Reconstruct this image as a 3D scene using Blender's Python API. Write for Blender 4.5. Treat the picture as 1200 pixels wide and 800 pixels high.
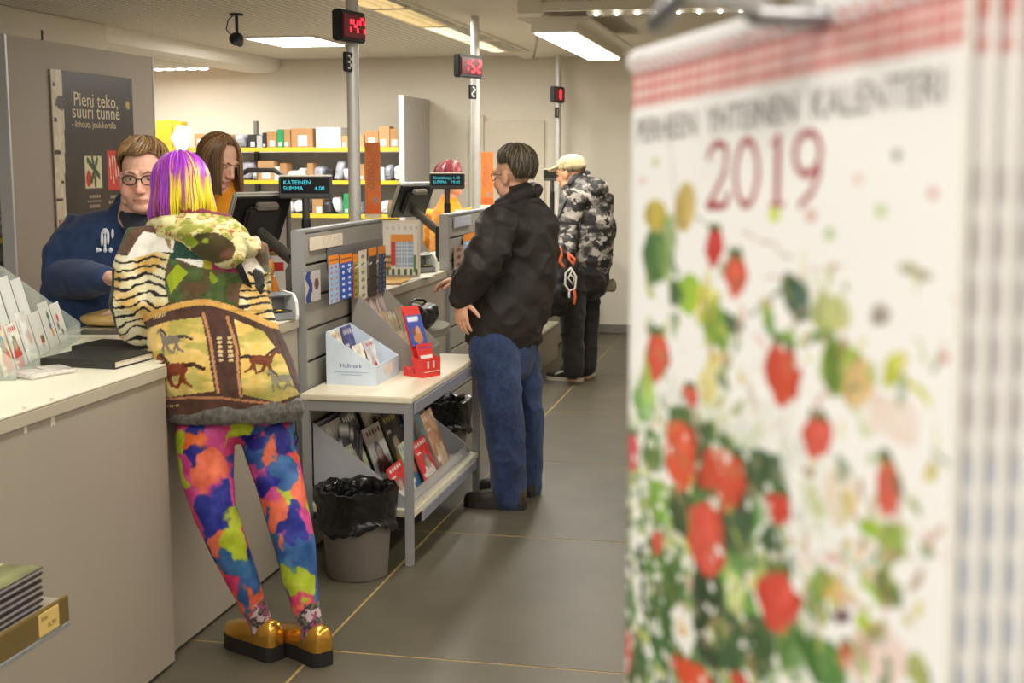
import bpy, bmesh, math, random
import numpy as np
from mathutils import Vector, Matrix

for o in list(bpy.data.objects): bpy.data.objects.remove(o)
scene = bpy.context.scene
COL = scene.collection
random.seed(7); RNG = np.random.default_rng(7)
R = math.radians

# ------------------------------------------------------------------ camera
FPX = 1563.0
CAM_H = 1.65
PITCH, YAW = 7.832, 11.814
cam_d = bpy.data.cameras.new('camera'); cam = bpy.data.objects.new('camera', cam_d)
COL.objects.link(cam); scene.camera = cam
cam.location = (0, 0, CAM_H)
cam.rotation_euler = (R(90 - PITCH), 0, R(YAW))
cam_d.sensor_width = 36; cam_d.lens = FPX / 1200 * 36
cam_d.clip_start = 0.02
cam_d.dof.use_dof = True; cam_d.dof.focus_distance = 5.2; cam_d.dof.aperture_fstop = 7.0

# ------------------------------------------------------------------ world, exposure
world = bpy.data.worlds.new('world'); scene.world = world; world.use_nodes = True
wb = world.node_tree.nodes['Background']
wb.inputs[0].default_value = (1.0, 0.97, 0.93, 1); wb.inputs[1].default_value = 0.42
vs = scene.view_settings
vs.view_transform = 'Standard'; vs.look = 'None'; vs.gamma = 1; vs.use_curve_mapping = False
vs.exposure = 0.0
LAMP = 0.42            # overall strength of the ceiling luminaires

# ------------------------------------------------------------------ helpers
_p, _a = R(PITCH), R(YAW)
FWD = np.array([-math.sin(_a) * math.cos(_p), math.cos(_a) * math.cos(_p), -math.sin(_p)])
RGT = np.array([math.cos(_a), math.sin(_a), 0.0]); UPV = np.cross(RGT, FWD)
def W(x, y, d):
    """world point seen at photo pixel (x, y) and standing d metres away"""
    return np.array([0, 0, CAM_H]) + d * (FWD + RGT * (x - 600) / FPX - UPV * (y - 400) / FPX)
def V3(*a): return np.array(a, float)
def nrm(v): v = np.asarray(v, float); return v / (np.linalg.norm(v) + 1e-12)
def lin(c):
    c = np.asarray(c, float) / 255.0
    return np.where(c <= 0.04045, c / 12.92, ((c + 0.055) / 1.055) ** 2.4)

def tag(o, label=None, cat=None, group=None, kind=None):
    if label: o['label'] = label
    if cat: o['category'] = cat
    if group: o['group'] = group
    if kind: o['kind'] = kind
    return o
def empty(name, loc=(0, 0, 0), rz=0):
    o = bpy.data.objects.new(name, None); COL.objects.link(o)
    o.location = loc; o.rotation_euler = (0, 0, rz); o.empty_display_size = .05
    return o

MATS = {}
def M(key, rgb=(200, 200, 200), rough=.6, metal=0, var=0.0, scale=8, bump=0, bscale=60, emit=0, coat=0, alpha=1, trans=0, spec=.5, dist=0.004):
    """procedural material: base colour broken up by noise, optional bump"""
    if key in MATS: return MATS[key]
    m = bpy.data.materials.new(key); m.use_nodes = True; nt = m.node_tree
    b = nt.nodes['Principled BSDF']; c = lin(rgb)
    b.inputs['Roughness'].default_value = rough; b.inputs['Metallic'].default_value = metal
    b.inputs['Specular IOR Level'].default_value = spec
    b.inputs['Base Color'].default_value = (*c, 1)
    if coat: b.inputs['Coat Weight'].default_value = coat; b.inputs['Coat Roughness'].default_value = .1
    if trans: b.inputs['Transmission Weight'].default_value = trans
    if alpha < 1: b.inputs['Alpha'].default_value = alpha
    tc = nt.nodes.new('ShaderNodeTexCoord')
    if var:
        n = nt.nodes.new('ShaderNodeTexNoise'); n.inputs['Scale'].default_value = scale; n.inputs['Detail'].default_value = 5
        nt.links.new(tc.outputs['Object'], n.inputs['Vector'])
        r = nt.nodes.new('ShaderNodeValToRGB')
        r.color_ramp.elements[0].position = .3; r.color_ramp.elements[1].position = .7
        r.color_ramp.elements[0].color = (*np.clip(c * (1 - var), 0, 1), 1); r.color_ramp.elements[1].color = (*np.clip(c * (1 + var), 0, 1), 1)
        nt.links.new(n.outputs['Fac'], r.inputs['Fac']); nt.links.new(r.outputs['Color'], b.inputs['Base Color'])
    if bump:
        n2 = nt.nodes.new('ShaderNodeTexNoise'); n2.inputs['Scale'].default_value = bscale; n2.inputs['Detail'].default_value = 4
        nt.links.new(tc.outputs['Object'], n2.inputs['Vector'])
        bp = nt.nodes.new('ShaderNodeBump'); bp.inputs['Strength'].default_value = bump; bp.inputs['Distance'].default_value = dist
        nt.links.new(n2.outputs['Fac'], bp.inputs['Height']); nt.links.new(bp.outputs['Normal'], b.inputs['Normal'])
    if emit:
        b.inputs['Emission Color'].default_value = (*c, 1); b.inputs['Emission Strength'].default_value = emit
    MATS[key] = m
    return m
def MV(key, rough=.7, metal=0, bump=0, bscale=300, sheen=0, spec=.4, coat=0, dist=.002):
    """material that reads the print/dye colour stored on the mesh and adds a fine weave"""
    if key in MATS: return MATS[key]
    m = bpy.data.materials.new(key); m.use_nodes = True; nt = m.node_tree
    b = nt.nodes['Principled BSDF']; b.inputs['Roughness'].default_value = rough; b.inputs['Metallic'].default_value = metal
    b.inputs['Specular IOR Level'].default_value = spec
    if sheen: b.inputs['Sheen Weight'].default_value = sheen
    if coat: b.inputs['Coat Weight'].default_value = coat
    at = nt.nodes.new('ShaderNodeAttribute'); at.attribute_name = 'Col'
    nt.links.new(at.outputs['Color'], b.inputs['Base Color'])
    if bump:
        tc = nt.nodes.new('ShaderNodeTexCoord'); n2 = nt.nodes.new('ShaderNodeTexNoise'); n2.inputs['Scale'].default_value = bscale
        nt.links.new(tc.outputs['Object'], n2.inputs['Vector'])
        bp = nt.nodes.new('ShaderNodeBump'); bp.inputs['Strength'].default_value = bump; bp.inputs['Distance'].default_value = dist
        nt.links.new(n2.outputs['Fac'], bp.inputs['Height']); nt.links.new(bp.outputs['Normal'], b.inputs['Normal'])
    MATS[key] = m
    return m

def new_obj(name, me, mat, parent=None):
    o = bpy.data.objects.new(name, me); COL.objects.link(o)
    if mat is not None and not me.materials: me.materials.append(mat)
    if parent is not None: o.parent = parent
    return o

class MB:
    """collects shapes, builds ONE mesh object"""
    def __init__(s): s.v = []; s.f = []; s.n = 0
    def add(s, verts, faces):
        k = s.n; s.v.append(np.asarray(verts, float).reshape(-1, 3)); s.n += len(s.v[-1])
        s.f += [tuple(i + k for i in f) for f in faces]
        return s
    def box(s, x0, x1, y0, y1, z0, z1, rot=None, c=None):
        v = np.array([(x, y, z) for z in (z0, z1) for y in (y0, y1) for x in (x0, x1)], float)
        if rot is not None:
            c = v.mean(0) if c is None else np.asarray(c, float); v = (v - c) @ np.asarray(rot).T + c
        return s.add(v, [(0, 2, 3, 1), (4, 5, 7, 6), (0, 1, 5, 4), (2, 6, 7, 3), (0, 4, 6, 2), (1, 3, 7, 5)])
    def rbox(s, x0, x1, y0, y1, z0, z1, r=.004, rot=None, c=None):
        """box with chamfered edges"""
        r = min(r, (x1 - x0) * .45, (y1 - y0) * .45, (z1 - z0) * .45)
        bm = bmesh.new(); bmesh.ops.create_cube(bm, size=1)
        for v in bm.verts: v.co = Vector((x0 + (v.co.x + .5) * (x1 - x0), y0 + (v.co.y + .5) * (y1 - y0), z0 + (v.co.z + .5) * (z1 - z0)))
        bmesh.ops.bevel(bm, geom=bm.edges[:], offset=r, segments=2, affect='EDGES')
        bm.verts.index_update()
        v = np.array([v.co[:] for v in bm.verts]); f = [tuple(x.index for x in q.verts) for q in bm.faces]; bm.free()
        if rot is not None:
            c = V3((x0 + x1) / 2, (y0 + y1) / 2, (z0 + z1) / 2) if c is None else np.asarray(c, float); v = (v - c) @ np.asarray(rot).T + c
        return s.add(v, f)
    def ell(s, c, r, rot=None, seg=20, rings=12):
        v = []; f = []
        for i in range(rings + 1):
            ph = math.pi * i / rings
            for j in range(seg):
                th = 2 * math.pi * j / seg
                v.append((math.sin(ph) * math.cos(th), math.sin(ph) * math.sin(th), math.cos(ph)))
        for i in range(rings):
            for j in range(seg):
                a = i * seg + j; b_ = i * seg + (j + 1) % seg
                f.append((a, a + seg, b_ + seg, b_))
        v = np.array(v) * np.asarray(r, float)
        if rot is not None: v = v @ np.asarray(rot).T
        return s.add(v + np.asarray(c, float), f)
    def tube(s, pts, rad, seg=14, ref=None, cap=True, dome=True):
        """lofted tube; rad per point, scalar or (along ref, across ref)"""
        pts = [np.asarray(p, float) for p in pts]; rad = [(r, r) if np.isscalar(r) else tuple(r) for r in rad]
        if dome and cap:
            t0 = nrm(pts[1] - pts[0]); t1 = nrm(pts[-1] - pts[-2]); a, b_ = rad[0], rad[-1]
            m0, m1 = min(a), min(b_)
            pts = [pts[0] - t0 * m0 * .92, pts[0] - t0 * m0 * .6] + pts + [pts[-1] + t1 * m1 * .6, pts[-1] + t1 * m1 * .92]
            rad = [(a[0] * .36, a[1] * .36), (a[0] * .8, a[1] * .8)] + rad + [(b_[0] * .8, b_[1] * .8), (b_[0] * .36, b_[1] * .36)]
        n = len(pts); v = []; u = None
        for i in range(n):
            t = nrm(pts[min(i + 1, n - 1)] - pts[max(i - 1, 0)])
            if ref is not None:
                u = np.asarray(ref[i] if isinstance(ref, list) else ref, float); u = nrm(u - (u @ t) * t)
            elif u is None:
                q = V3(0, 0, 1) if abs(t[2]) < .9 else V3(1, 0, 0); u = nrm(np.cross(q, t))
            else: u = nrm(u - (u @ t) * t)
            w = np.cross(t, u)
            for j in range(seg):
                th = 2 * math.pi * j / seg
                v.append(pts[i] + u * math.cos(th) * rad[i][0] + w * math.sin(th) * rad[i][1])
        f = [(i * seg + j, i * seg + (j + 1) % seg, (i + 1) * seg + (j + 1) % seg, (i + 1) * seg + j) for i in range(n - 1) for j in range(seg)]
        if cap: f += [tuple(range(seg))[::-1], tuple((n - 1) * seg + j for j in range(seg))]
        return s.add(v, f)
    def cyl(s, p0, p1, r0, r1=None, seg=20): return s.tube([p0, p1], [r0, r0 if r1 is None else r1], seg, dome=False)
    def prism(s, poly, h, frame=None):
        """polygon (2D) extruded by h; frame = origin, x axis, y axis, extrude axis"""
        o, ax, ay, az = frame if frame else (V3(0, 0, 0), V3(1, 0, 0), V3(0, 1, 0), V3(0, 0, 1))
        n = len(poly); b_ = np.array([o + ax * p[0] + ay * p[1] for p in poly])
        return s.add(np.vstack([b_, b_ + az * h]), [tuple(range(n))[::-1], tuple(range(n, 2 * n))] + [(i, (i + 1) % n, n + (i + 1) % n, n + i) for i in range(n)])
    def lathe(s, prof, c=(0, 0, 0), seg=32):
        v = []; n = len(prof)
        for r, z in prof:
            for j in range(seg):
                th = 2 * math.pi * j / seg; v.append((c[0] + r * math.cos(th), c[1] + r * math.sin(th), c[2] + z))
        return s.add(v, [(i * seg + j, i * seg + (j + 1) % seg, (i + 1) * seg + (j + 1) % seg, (i + 1) * seg + j) for i in range(n - 1) for j in range(seg)])
    def mesh(s, name='mesh'):
        me = bpy.data.meshes.new(name); me.from_pydata([tuple(x) for x in np.vstack(s.v)], [], s.f); me.update()
        return me
    def build(s, name, mat, parent=None, smooth=False, fix=True):
        me = s.mesh(name)
        if fix:
            bm = bmesh.new(); bm.from_mesh(me); bmesh.ops.recalc_face_normals(bm, faces=bm.faces); bm.to_mesh(me); bm.free()
        if smooth:
            me.polygons.foreach_set('use_smooth', [True] * len(me.polygons))
            me.set_sharp_from_angle(angle=R(smooth if smooth is not True else 50))
        return new_obj(name, me, mat, parent)

def rotz(a): c, s_ = math.cos(a), math.sin(a); return np.array([[c, -s_, 0], [s_, c, 0], [0, 0, 1]])
def rotx(a): c, s_ = math.cos(a), math.sin(a); return np.array([[1, 0, 0], [0, c, -s_], [0, s_, c]])
def roty(a): c, s_ = math.cos(a), math.sin(a); return np.array([[c, 0, s_], [0, 1, 0], [-s_, 0, c]])

# value noise
_PERM = RNG.random((64, 64, 64))
def vnoise(p):
    p = np.asarray(p, float); i = np.floor(p).astype(int); f = p - i; f = f * f * (3 - 2 * f); i &= 63; j = (i + 1) & 63
    def g(a, b, c): return _PERM[a[:, 0], b[:, 1], c[:, 2]]
    fx, fy, fz = f[:, 0], f[:, 1], f[:, 2]
    x00 = g(i, i, i) * (1 - fx) + g(j, i, i) * fx; x10 = g(i, j, i) * (1 - fx) + g(j, j, i) * fx
    x01 = g(i, i, j) * (1 - fx) + g(j, i, j) * fx; x11 = g(i, j, j) * (1 - fx) + g(j, j, j) * fx
    return (x00 * (1 - fy) + x10 * fy) * (1 - fz) + (x01 * (1 - fy) + x11 * fy) * fz
def fbm(p, o=3):
    p = np.asarray(p, float); t = 0; a = .5
    for k in range(o): t = t + a * vnoise(p * 2 ** k + 17.3 * k); a *= .5
    return t / (1 - .5 ** o)

def verts_np(me):
    a = np.empty(len(me.vertices) * 3); me.vertices.foreach_get('co', a); return a.reshape(-1, 3)
def norms_np(me):
    a = np.empty(len(me.vertices) * 3); me.vertices.foreach_get('normal', a); return a.reshape(-1, 3)
def set_verts(me, co): me.vertices.foreach_set('co', co.ravel()); me.update()
def set_col(me, rgb255):
    n = len(me.vertices); c = np.ones((n, 4), np.float32); c[:, :3] = lin(rgb255)
    at = me.color_attributes.new('Col', 'FLOAT_COLOR', 'POINT'); at.data.foreach_set('color', c.ravel())

def fuse(mb, voxel, smooth=3, name='fused'):
    """melt overlapping shapes into one continuous skin"""
    me = mb.mesh(name); o = bpy.data.objects.new('tmp', me); COL.objects.link(o)
    r = o.modifiers.new('r', 'REMESH'); r.mode = 'VOXEL'; r.voxel_size = voxel; r.adaptivity = 0
    if smooth: sm = o.modifiers.new('s', 'SMOOTH'); sm.factor = .5; sm.iterations = smooth
    dg = bpy.context.evaluated_depsgraph_get(); out = bpy.data.meshes.new_from_object(o.evaluated_get(dg)); out.name = name
    bpy.data.objects.remove(o); bpy.data.meshes.remove(me)
    out.polygons.foreach_set('use_smooth', [True] * len(out.polygons)); out.update()
    return out
def wrinkle(me, amp, scale=(6, 6, 14), seed=0, mask=None):
    co = verts_np(me); n = norms_np(me)
    q = co * np.array(scale) + seed * 7.7
    q[:, 0] += 1.3 * fbm(co * 5 + 3 + seed); q[:, 2] += 1.6 * fbm(co * 4 + 9 + seed)
    h = 1 - np.abs(2 * fbm(q, 2) - 1) * 2          # ridges
    d = amp * (h - .35)
    if mask is not None: d = d * mask(co)
    set_verts(me, co + n * d[:, None])

def text(name, s, size, mat, parent, origin, ax, ay, off=.001, align='LEFT', extrude=0.0, sx=1.0):
    cu = bpy.data.curves.new('t', 'FONT'); cu.body = s; cu.size = size; cu.align_x = align; cu.extrude = extrude; cu.resolution_u = 3
    o = bpy.data.objects.new('t', cu); COL.objects.link(o)
    me = bpy.data.meshes.new_from_object(o.evaluated_get(bpy.context.evaluated_depsgraph_get()))
    bpy.data.objects.remove(o); bpy.data.curves.remove(cu)
    co = verts_np(me); ax = nrm(ax); ay = nrm(ay); az = np.cross(ax, ay)
    set_verts(me, np.asarray(origin, float) + co[:, :1] * sx * ax + co[:, 1:2] * ay + (co[:, 2:3] + off) * az)
    me.materials.clear()
    return new_obj(name, me, mat, parent)

def inpoly(x, y, poly):
    c = np.zeros(x.shape, bool); n = len(poly)
    for i in range(n):
        x0, y0 = poly[i]; x1, y1 = poly[(i + 1) % n]
        if y0 == y1: continue
        k = ((y0 > y) != (y1 > y)) & (x < (x1 - x0) * (y - y0) / (y1 - y0) + x0); c ^= k
    return c
def inell(x, y, cx, cy, rx, ry, ang=0):
    a = R(ang); dx, dy = x - cx, y - cy
    return ((dx * math.cos(a) + dy * math.sin(a)) / rx) ** 2 + ((-dx * math.sin(a) + dy * math.cos(a)) / ry) ** 2
def onseg(x, y, x0, y0, x1, y1, w):
    dx, dy = x1 - x0, y1 - y0; t = np.clip(((x - x0) * dx + (y - y0) * dy) / (dx * dx + dy * dy + 1e-12), 0, 1)
    return (x - x0 - t * dx) ** 2 + (y - y0 - t * dy) ** 2 < w * w

def printed(name, w, h, nx, ny, fn, mat, parent, origin, ax, ay, thick=0.0008):
    """a flat printed sheet: fine grid whose vertices carry the print; fn(x,y)->rgb in sheet units 0..1 (y down)"""
    gx, gy = np.meshgrid(np.linspace(0, 1, nx + 1), np.linspace(0, 1, ny + 1))
    X, Y = gx.ravel(), gy.ravel(); rgb = fn(X, Y)
    ax = nrm(ax); ay = nrm(ay); az = np.cross(ax, ay); o = np.asarray(origin, float)
    co = o + X[:, None] * w * ax - Y[:, None] * h * ay
    k = nx + 1
    f = [(j * k + i, (j + 1) * k + i, (j + 1) * k + i + 1, j * k + i + 1) for j in range(ny) for i in range(nx)]
    nb = len(co); cs = [0, nx, ny * k + nx, ny * k]
    back = co[cs] - az * thick
    ring = [(nb, nb + 1, nb + 2, nb + 3)]
    edge = [list(range(0, nx + 1)), [j * k + nx for j in range(ny + 1)], [ny * k + i for i in range(nx, -1, -1)], [j * k for j in range(ny, -1, -1)]]
    for e_i, e in enumerate(edge): ring.append(tuple(e) + (nb + (e_i + 1) % 4, nb + e_i))
    me = bpy.data.meshes.new(name); me.from_pydata([tuple(p) for p in np.vstack([co, back])], [], f + ring); me.update()
    set_col(me, np.vstack([rgb, np.tile(rgb.mean(0), (4, 1))]))
    return new_obj(name, me, mat, parent)
def ray(x, y): return FWD + RGT * (x - 600) / FPX - UPV * (y - 400) / FPX
C0 = np.array([0, 0, CAM_H])
def onx(x, y, X): d = ray(x, y); return C0 + d * (X / d[0])
def ony(x, y, Y): d = ray(x, y); return C0 + d * (Y / d[1])
def onz(x, y, Z): d = ray(x, y); return C0 + d * ((Z - CAM_H) / d[2])
def thing(name, label, cat, loc=(0, 0, 0), rz=0, group=None): return tag(empty(name, loc, rz), label, cat, group)
def struct(name, mb, mat, **k): return tag(mb.build(name, mat, **k), kind='structure')

# ================================================================= SETTING
CEIL = 2.6; YB = 12.5
wall_m = M('painted_wall', (216, 209, 193), .85, var=.03, scale=1.5, bump=.15, bscale=120)
grey_lam = M('grey_laminate', (162, 152, 137), .45, var=.03, scale=3, bump=.05, bscale=200)
cream_top = M('cream_worktop', (226, 222, 200), .35, var=.03, scale=6)
edge_gry = M('worktop_edge', (182, 172, 152), .5, var=.03)
steel = M('brushed_steel', (214, 212, 206), .4, .3, var=.06, scale=20)
alu = M('grey_powder_coat', (160, 160, 160), .45, .35, var=.03)
blk = M('black_plastic', (28, 27, 26), .45, var=.1, scale=20)
dkgrey = M('dark_grey_plastic', (62, 60, 57), .5, var=.06, scale=15)
white_p = M('white_paper', (236, 234, 226), .7, var=.02)
yellow_m = M('yellow_shelf_lip', (232, 196, 52), .5, var=.05)
cream_pl = M('cream_plastic', (225, 218, 196), .5, var=.02)

# floor: large terrazzo-like slabs with pale yellow joints
fl = MB().box(-7, 2.6, -2.5, YB, -.06, -.0012)
floor = struct('floor', fl, M('yellow_joint', (150, 128, 78), .7, var=.15, scale=30))
tile_m = M('dark_floor_slab', (92, 86, 71), .45, var=.16, scale=3.5, bump=.06, bscale=150)
nt = tile_m.node_tree; _b = nt.nodes['Principled BSDF']
_n = nt.nodes.new('ShaderNodeTexNoise'); _n.inputs['Scale'].default_value = 260; _n.inputs['Detail'].default_value = 2
_tc = nt.nodes.new('ShaderNodeTexCoord'); nt.links.new(_tc.outputs['Object'], _n.inputs['Vector'])
_rp = nt.nodes.new('ShaderNodeValToRGB'); _rp.color_ramp.elements[0].position = .35; _rp.color_ramp.elements[1].position = .75
_rp.color_ramp.elements[0].color = (.62, .62, .62, 1); _rp.color_ramp.elements[1].color = (1.35, 1.33, 1.28, 1)
nt.links.new(_n.outputs['Fac'], _rp.inputs['Fac'])
_mx = nt.nodes.new('ShaderNodeMix'); _mx.data_type = 'RGBA'; _mx.blend_type = 'MULTIPLY'; _mx.inputs['Factor'].default_value = 1
_src = _b.inputs['Base Color'].links[0].from_socket
nt.links.new(_src, _mx.inputs['A']); nt.links.new(_rp.outputs['Color'], _mx.inputs['B']); nt.links.new(_mx.outputs['Result'], _b.inputs['Base Color'])
T = 1.475; G = .004
tme = None
for i in range(-4, 3):
    for j in range(-4, 6):
        x0 = -1.53 + i * T; y0 = 4.11 + j * T
        if x0 + T > 2.7 or x0 < -7.5 or y0 > 12.5 or y0 < -2.4: continue
        if tme is None:
            o = MB().rbox(G, T - G, G, T - G, -.03, 0, r=.002).build('floor_tile', tile_m, floor); tme = o.data
        else: o = new_obj('floor_tile', tme, None, floor)
        o.location = (x0, y0, 0)
# ceiling of small open cells
cm = bpy.data.materials.new('open_cell_ceiling'); cm.use_nodes = True; nt = cm.node_tree; _b = nt.nodes['Principled BSDF']; _b.inputs['Roughness'].default_value = .7
_tc = nt.nodes.new('ShaderNodeTexCoord'); _br = nt.nodes.new('ShaderNodeTexBrick')
_br.offset = 0; _br.inputs['Scale'].default_value = 1; _br.inputs['Brick Width'].default_value = .062; _br.inputs['Row Height'].default_value = .062; _br.inputs['Mortar Size'].default_value = .013; _br.inputs['Mortar Smooth'].default_value = .3
_br.inputs['Color1'].default_value = (*lin((200, 192, 176)), 1); _br.inputs['Color2'].default_value = (*lin((210, 202, 186)), 1); _br.inputs['Mortar'].default_value = (*lin((246, 241, 230)), 1)
nt.links.new(_tc.outputs['Object'], _br.inputs['Vector']); nt.links.new(_br.outputs['Color'], _b.inputs['Base Color'])
_bp = nt.nodes.new('ShaderNodeBump'); _bp.inputs['Strength'].default_value = .6; _bp.inputs['Distance'].default_value = .02; nt.links.new(_br.outputs['Fac'], _bp.inputs['Height']); nt.links.new(_bp.outputs['Normal'], _b.inputs['Normal'])
ceiling = struct('ceiling', MB().box(-7, 2.6, -2.5, YB, CEIL, CEIL + .08), cm)
plaster = M('ceiling_plaster', (226, 219, 205), .85, var=.02, scale=2)
# plain dropped slab along the louvre lights, with its slanting far edge
struct('trim_1', MB().prism([(-2.24, 4.0), (-1.15, 4.0), (-1.5, 8.1), (-2.42, YB - .002), (-2.5, YB - .002)], -.03, (V3(0, 0, CEIL - .001), V3(1, 0, 0), V3(0, 1, 0), V3(0, 0, 1))), plaster)
# plain ceiling field to the right of it
struct('trim_2', MB().prism([(-1.14, 4.0), (2.5, 4.0), (2.5, YB - .002), (-2.40, YB - .002), (-1.49, 8.1)], -.02, (V3(0, 0, CEIL - .001), V3(1, 0, 0), V3(0, 1, 0), V3(0, 0, 1))), plaster)
# rounded bulkhead running to the back wall, square beam before it
bk = MB(); prof = [(-5.28, CEIL), (-5.28, 2.51), (-5.22, 2.47), (-5.02, 2.47), (-4.95, 2.49), (-4.92, 2.54), (-4.92, CEIL)]
bk.prism(prof, YB - 9.0 - .002, (V3(0, 9.0, 0), V3(1, 0, 0), V3(0, 0, 1), V3(0, 1, 0)))
struct('trim_3', bk, M('bulkhead_paint', (236, 231, 221), .8, var=.02))
struct('trim_4', MB().rbox(-5.5, -4.86, 5.2, 9.0, 2.39, CEIL - .002, r=.01), M('beam_paint', (224, 217, 203), .8, var=.02))
struct('wall_back', MB().box(-7, 2.6, YB, YB + .1, 0, CEIL), wall_m)
struct('wall_left', MB().box(-7.1, -7, -2.5, YB, 0, CEIL), wall_m)
struct('wall_right', MB().box(2.6, 2.7, -2.5, YB, 0, CEIL), wall_m)
bb = M('grey_baseboard', (120, 114, 104), .6, var=.04)
struct('baseboard_back', MB().rbox(-3.3, 2.6, YB - .015, YB - .001, .002, .085, r=.004), bb)
# a plain column / door reveal on the back wall behind the red-haired clerk
struct('door_1', MB().rbox(-3.02, -2.88, YB - .05, YB - .001, 0, 2.05, r=.004).rbox(-2.88, -2.3, YB - .03, YB - .001, 0, 2.0, r=.004), M('door_paint', (205, 196, 176), .6, var=.02))

# ================================================================= LAMPS
glow = M('lamp_diffuser', (255, 250, 236), .5, emit=6.0)
glow_w = M('lamp_diffuser_warm', (255, 236, 196), .5, emit=1.3)
lampw = M('lamp_housing', (228, 222, 206), .5, var=.02)
def area(name, parent, loc, sx, sy, power, col=(1, .965, .905)):
    l = bpy.data.lights.new(name, 'AREA'); l.shape = 'RECTANGLE'; l.size = sx; l.size_y = sy; l.energy = power * LAMP; l.color = col
    o = bpy.data.objects.new(name, l); COL.objects.link(o); o.location = loc; o.parent = parent; o.visible_camera = False
    return o
def pendant(x, y0, y1, z, power, label, group=None, w=.235):
    t = thing('pendant_light', label, 'light', (x, (y0 + y1) / 2, z), 0, group); h = (y1 - y0) / 2
    MB().prism([(-w / 2 - .02, 0), (w / 2 + .02, 0), (w / 2 + .02, .045), (w / 2 + .10, .075), (w / 2 + .10, .09), (-w / 2 - .10, .09), (-w / 2 - .10, .075), (-w / 2 - .02, .045)], 2 * h, (V3(0, -h, 0), V3(1, 0, 0), V3(0, 0, 1), V3(0, 1, 0))).build('housing', lampw, t)
    MB().rbox(-w / 2, w / 2, -h + .02, h - .02, -.012, .001, r=.003).build('diffuser', glow, t)
    for s in (-1, 1): MB().cyl((0, s * h * .7, .088), (0, s * h * .7, CEIL - z - .02), .006, seg=8).build('hanger', steel, t)
    area('lamp', t, (0, 0, -.02), w, 2 * h, power)
    return t
pendant(-1.435, 8.08, 10.28, 2.40, 92, 'long white pendant light with bright diffuser over the aisle by the back wall')
GRP = 'pendant lights in rows above the shop floor'
for (x, y0) in ((-1.435, 3.2), (-1.435, 0.2), (.9, .2), (.9, 3.2), (.9, 6.0), (-.3, -2.2), (1.6, -2.2), (-3.2, .6)):
    pendant(x, y0, y0 + 2.2, 2.40, 66, 'long white pendant light above the open shop floor', GRP)
# recessed square panel above the parcel shelves
t = thing('ceiling_panel_light', 'bright square panel light flush in the cell ceiling', 'light', (-4.0, 10.54, CEIL))
MB().rbox(-.29, .29, -.42, .42, -.012, -.001, r=.003).build('frame', lampw, t)
MB().rbox(-.27, .27, -.40, .40, -.018, -.011, r=.003).build('diffuser', glow, t)
area('lamp', t, (0, 0, -.03), .54, .8, 150)
# louvred strip: four modules
lv = M('louvre_steel', (226, 224, 214), .25, .6)
for k, (y0, gl) in enumerate(((6.9, glow_w), (8.05, glow_w), (9.2, glow), (10.35, glow))):
    t = thing('louvre_light', ['warm louvred strip light in the ceiling, first of the row from the entrance side', 'warm louvred strip light in the ceiling next to the whiter ones', 'white louvred strip light in the ceiling next to the warm ones', 'white louvred strip light in the ceiling ending short of the back wall'][k], 'light', (-2.42, y0, CEIL))
    MB().rbox(-.17, -.15, 0, 1.14, -.05, -.001).rbox(.15, .17, 0, 1.14, -.05, -.001).rbox(-.15, .15, 0, .015, -.05, -.001).rbox(-.15, .15, 1.125, 1.14, -.05, -.001).build('frame', lampw, t)
    MB().box(-.15, .15, .015, 1.125, -.008, -.002).build('diffuser', M('tube_glow_warm', (255, 226, 170), emit=4.0) if gl is glow_w else M('tube_glow_white', (250, 246, 232), emit=7.0), t)
    lo = None
    for q in range(22):
        if lo is None: lo = MB().box(-.148, .148, 0, .003, -.04, -.006).build('louvre_blade', lv, t); lm = lo.data; lo.location = (0, .05, 0)
        else: o = new_obj('louvre_blade', lm, None, t); o.location = (0, .05 + q * .049, 0)
    for q in (-.075, 0, .075): MB().box(q - .002, q + .002, .016, 1.124, -.0395, -.0065).build('louvre_rib', lv, t)
    area('lamp', t, (0, .57, -.052), .28, 1.05, 34 if gl is glow_w else 40)
# lights beyond the bulkhead
t = thing('strip_light', 'narrow strip light with a row of bright cells above the parcel shelves', 'light', (-5.75, 11.6, 2.44))
MB().rbox(-.5, .5, -.05, .05, .02, .16 - .002, r=.006).build('housing', lampw, t)
for k in range(9): MB().ell((-.44 + k * .11, -.01, .018), (.05, .04, .012), seg=10, rings=6).build('reflector_cell', glow, t, smooth=True)
area('lamp', t, (0, 0, .0), .9, .09, 60)
t = thing('strip_light', 'square ceiling light behind the round bulkhead', 'light', (-6.1, 10.4, CEIL - .03))
MB().rbox(-.32, .32, -.2, .2, 0, .028, r=.004).build('housing', lampw, t); MB().rbox(-.3, .3, -.18, .18, -.006, .001, r=.002).build('diffuser', M('dim_diffuser', (250, 244, 228), emit=1.4), t)
area('lamp', t, (0, 0, -.02), .6, .36, 70)
# rail of small lamps crossing the aisle
t = thing('spot_rail', 'cream ceiling rail carrying a row of tiny bright lamps', 'light', (-.55, 7.6, 2.47))
MB().rbox(-.95, 1.2, -.035, .035, 0, .05, r=.006).rbox(-.62, 1.2, .04, .16, -.02, .028, r=.006).build('rail', lampw, t)
MB().rbox(-1.0, -.86, -.05, .05, -.012, .06, r=.008).build('end_cap', lampw, t)
for k in range(9):
    MB().ell((-.56 + k * .115, .03, -.018), (.014, .012, .010), seg=12, rings=8).build('bulb', glow, t, smooth=True)
for x in (-.5, .6): MB().cyl((x, .0, .045), (x, 0, CEIL - 2.47 - .022), .008, seg=8).build('hanger', lampw, t)
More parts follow.
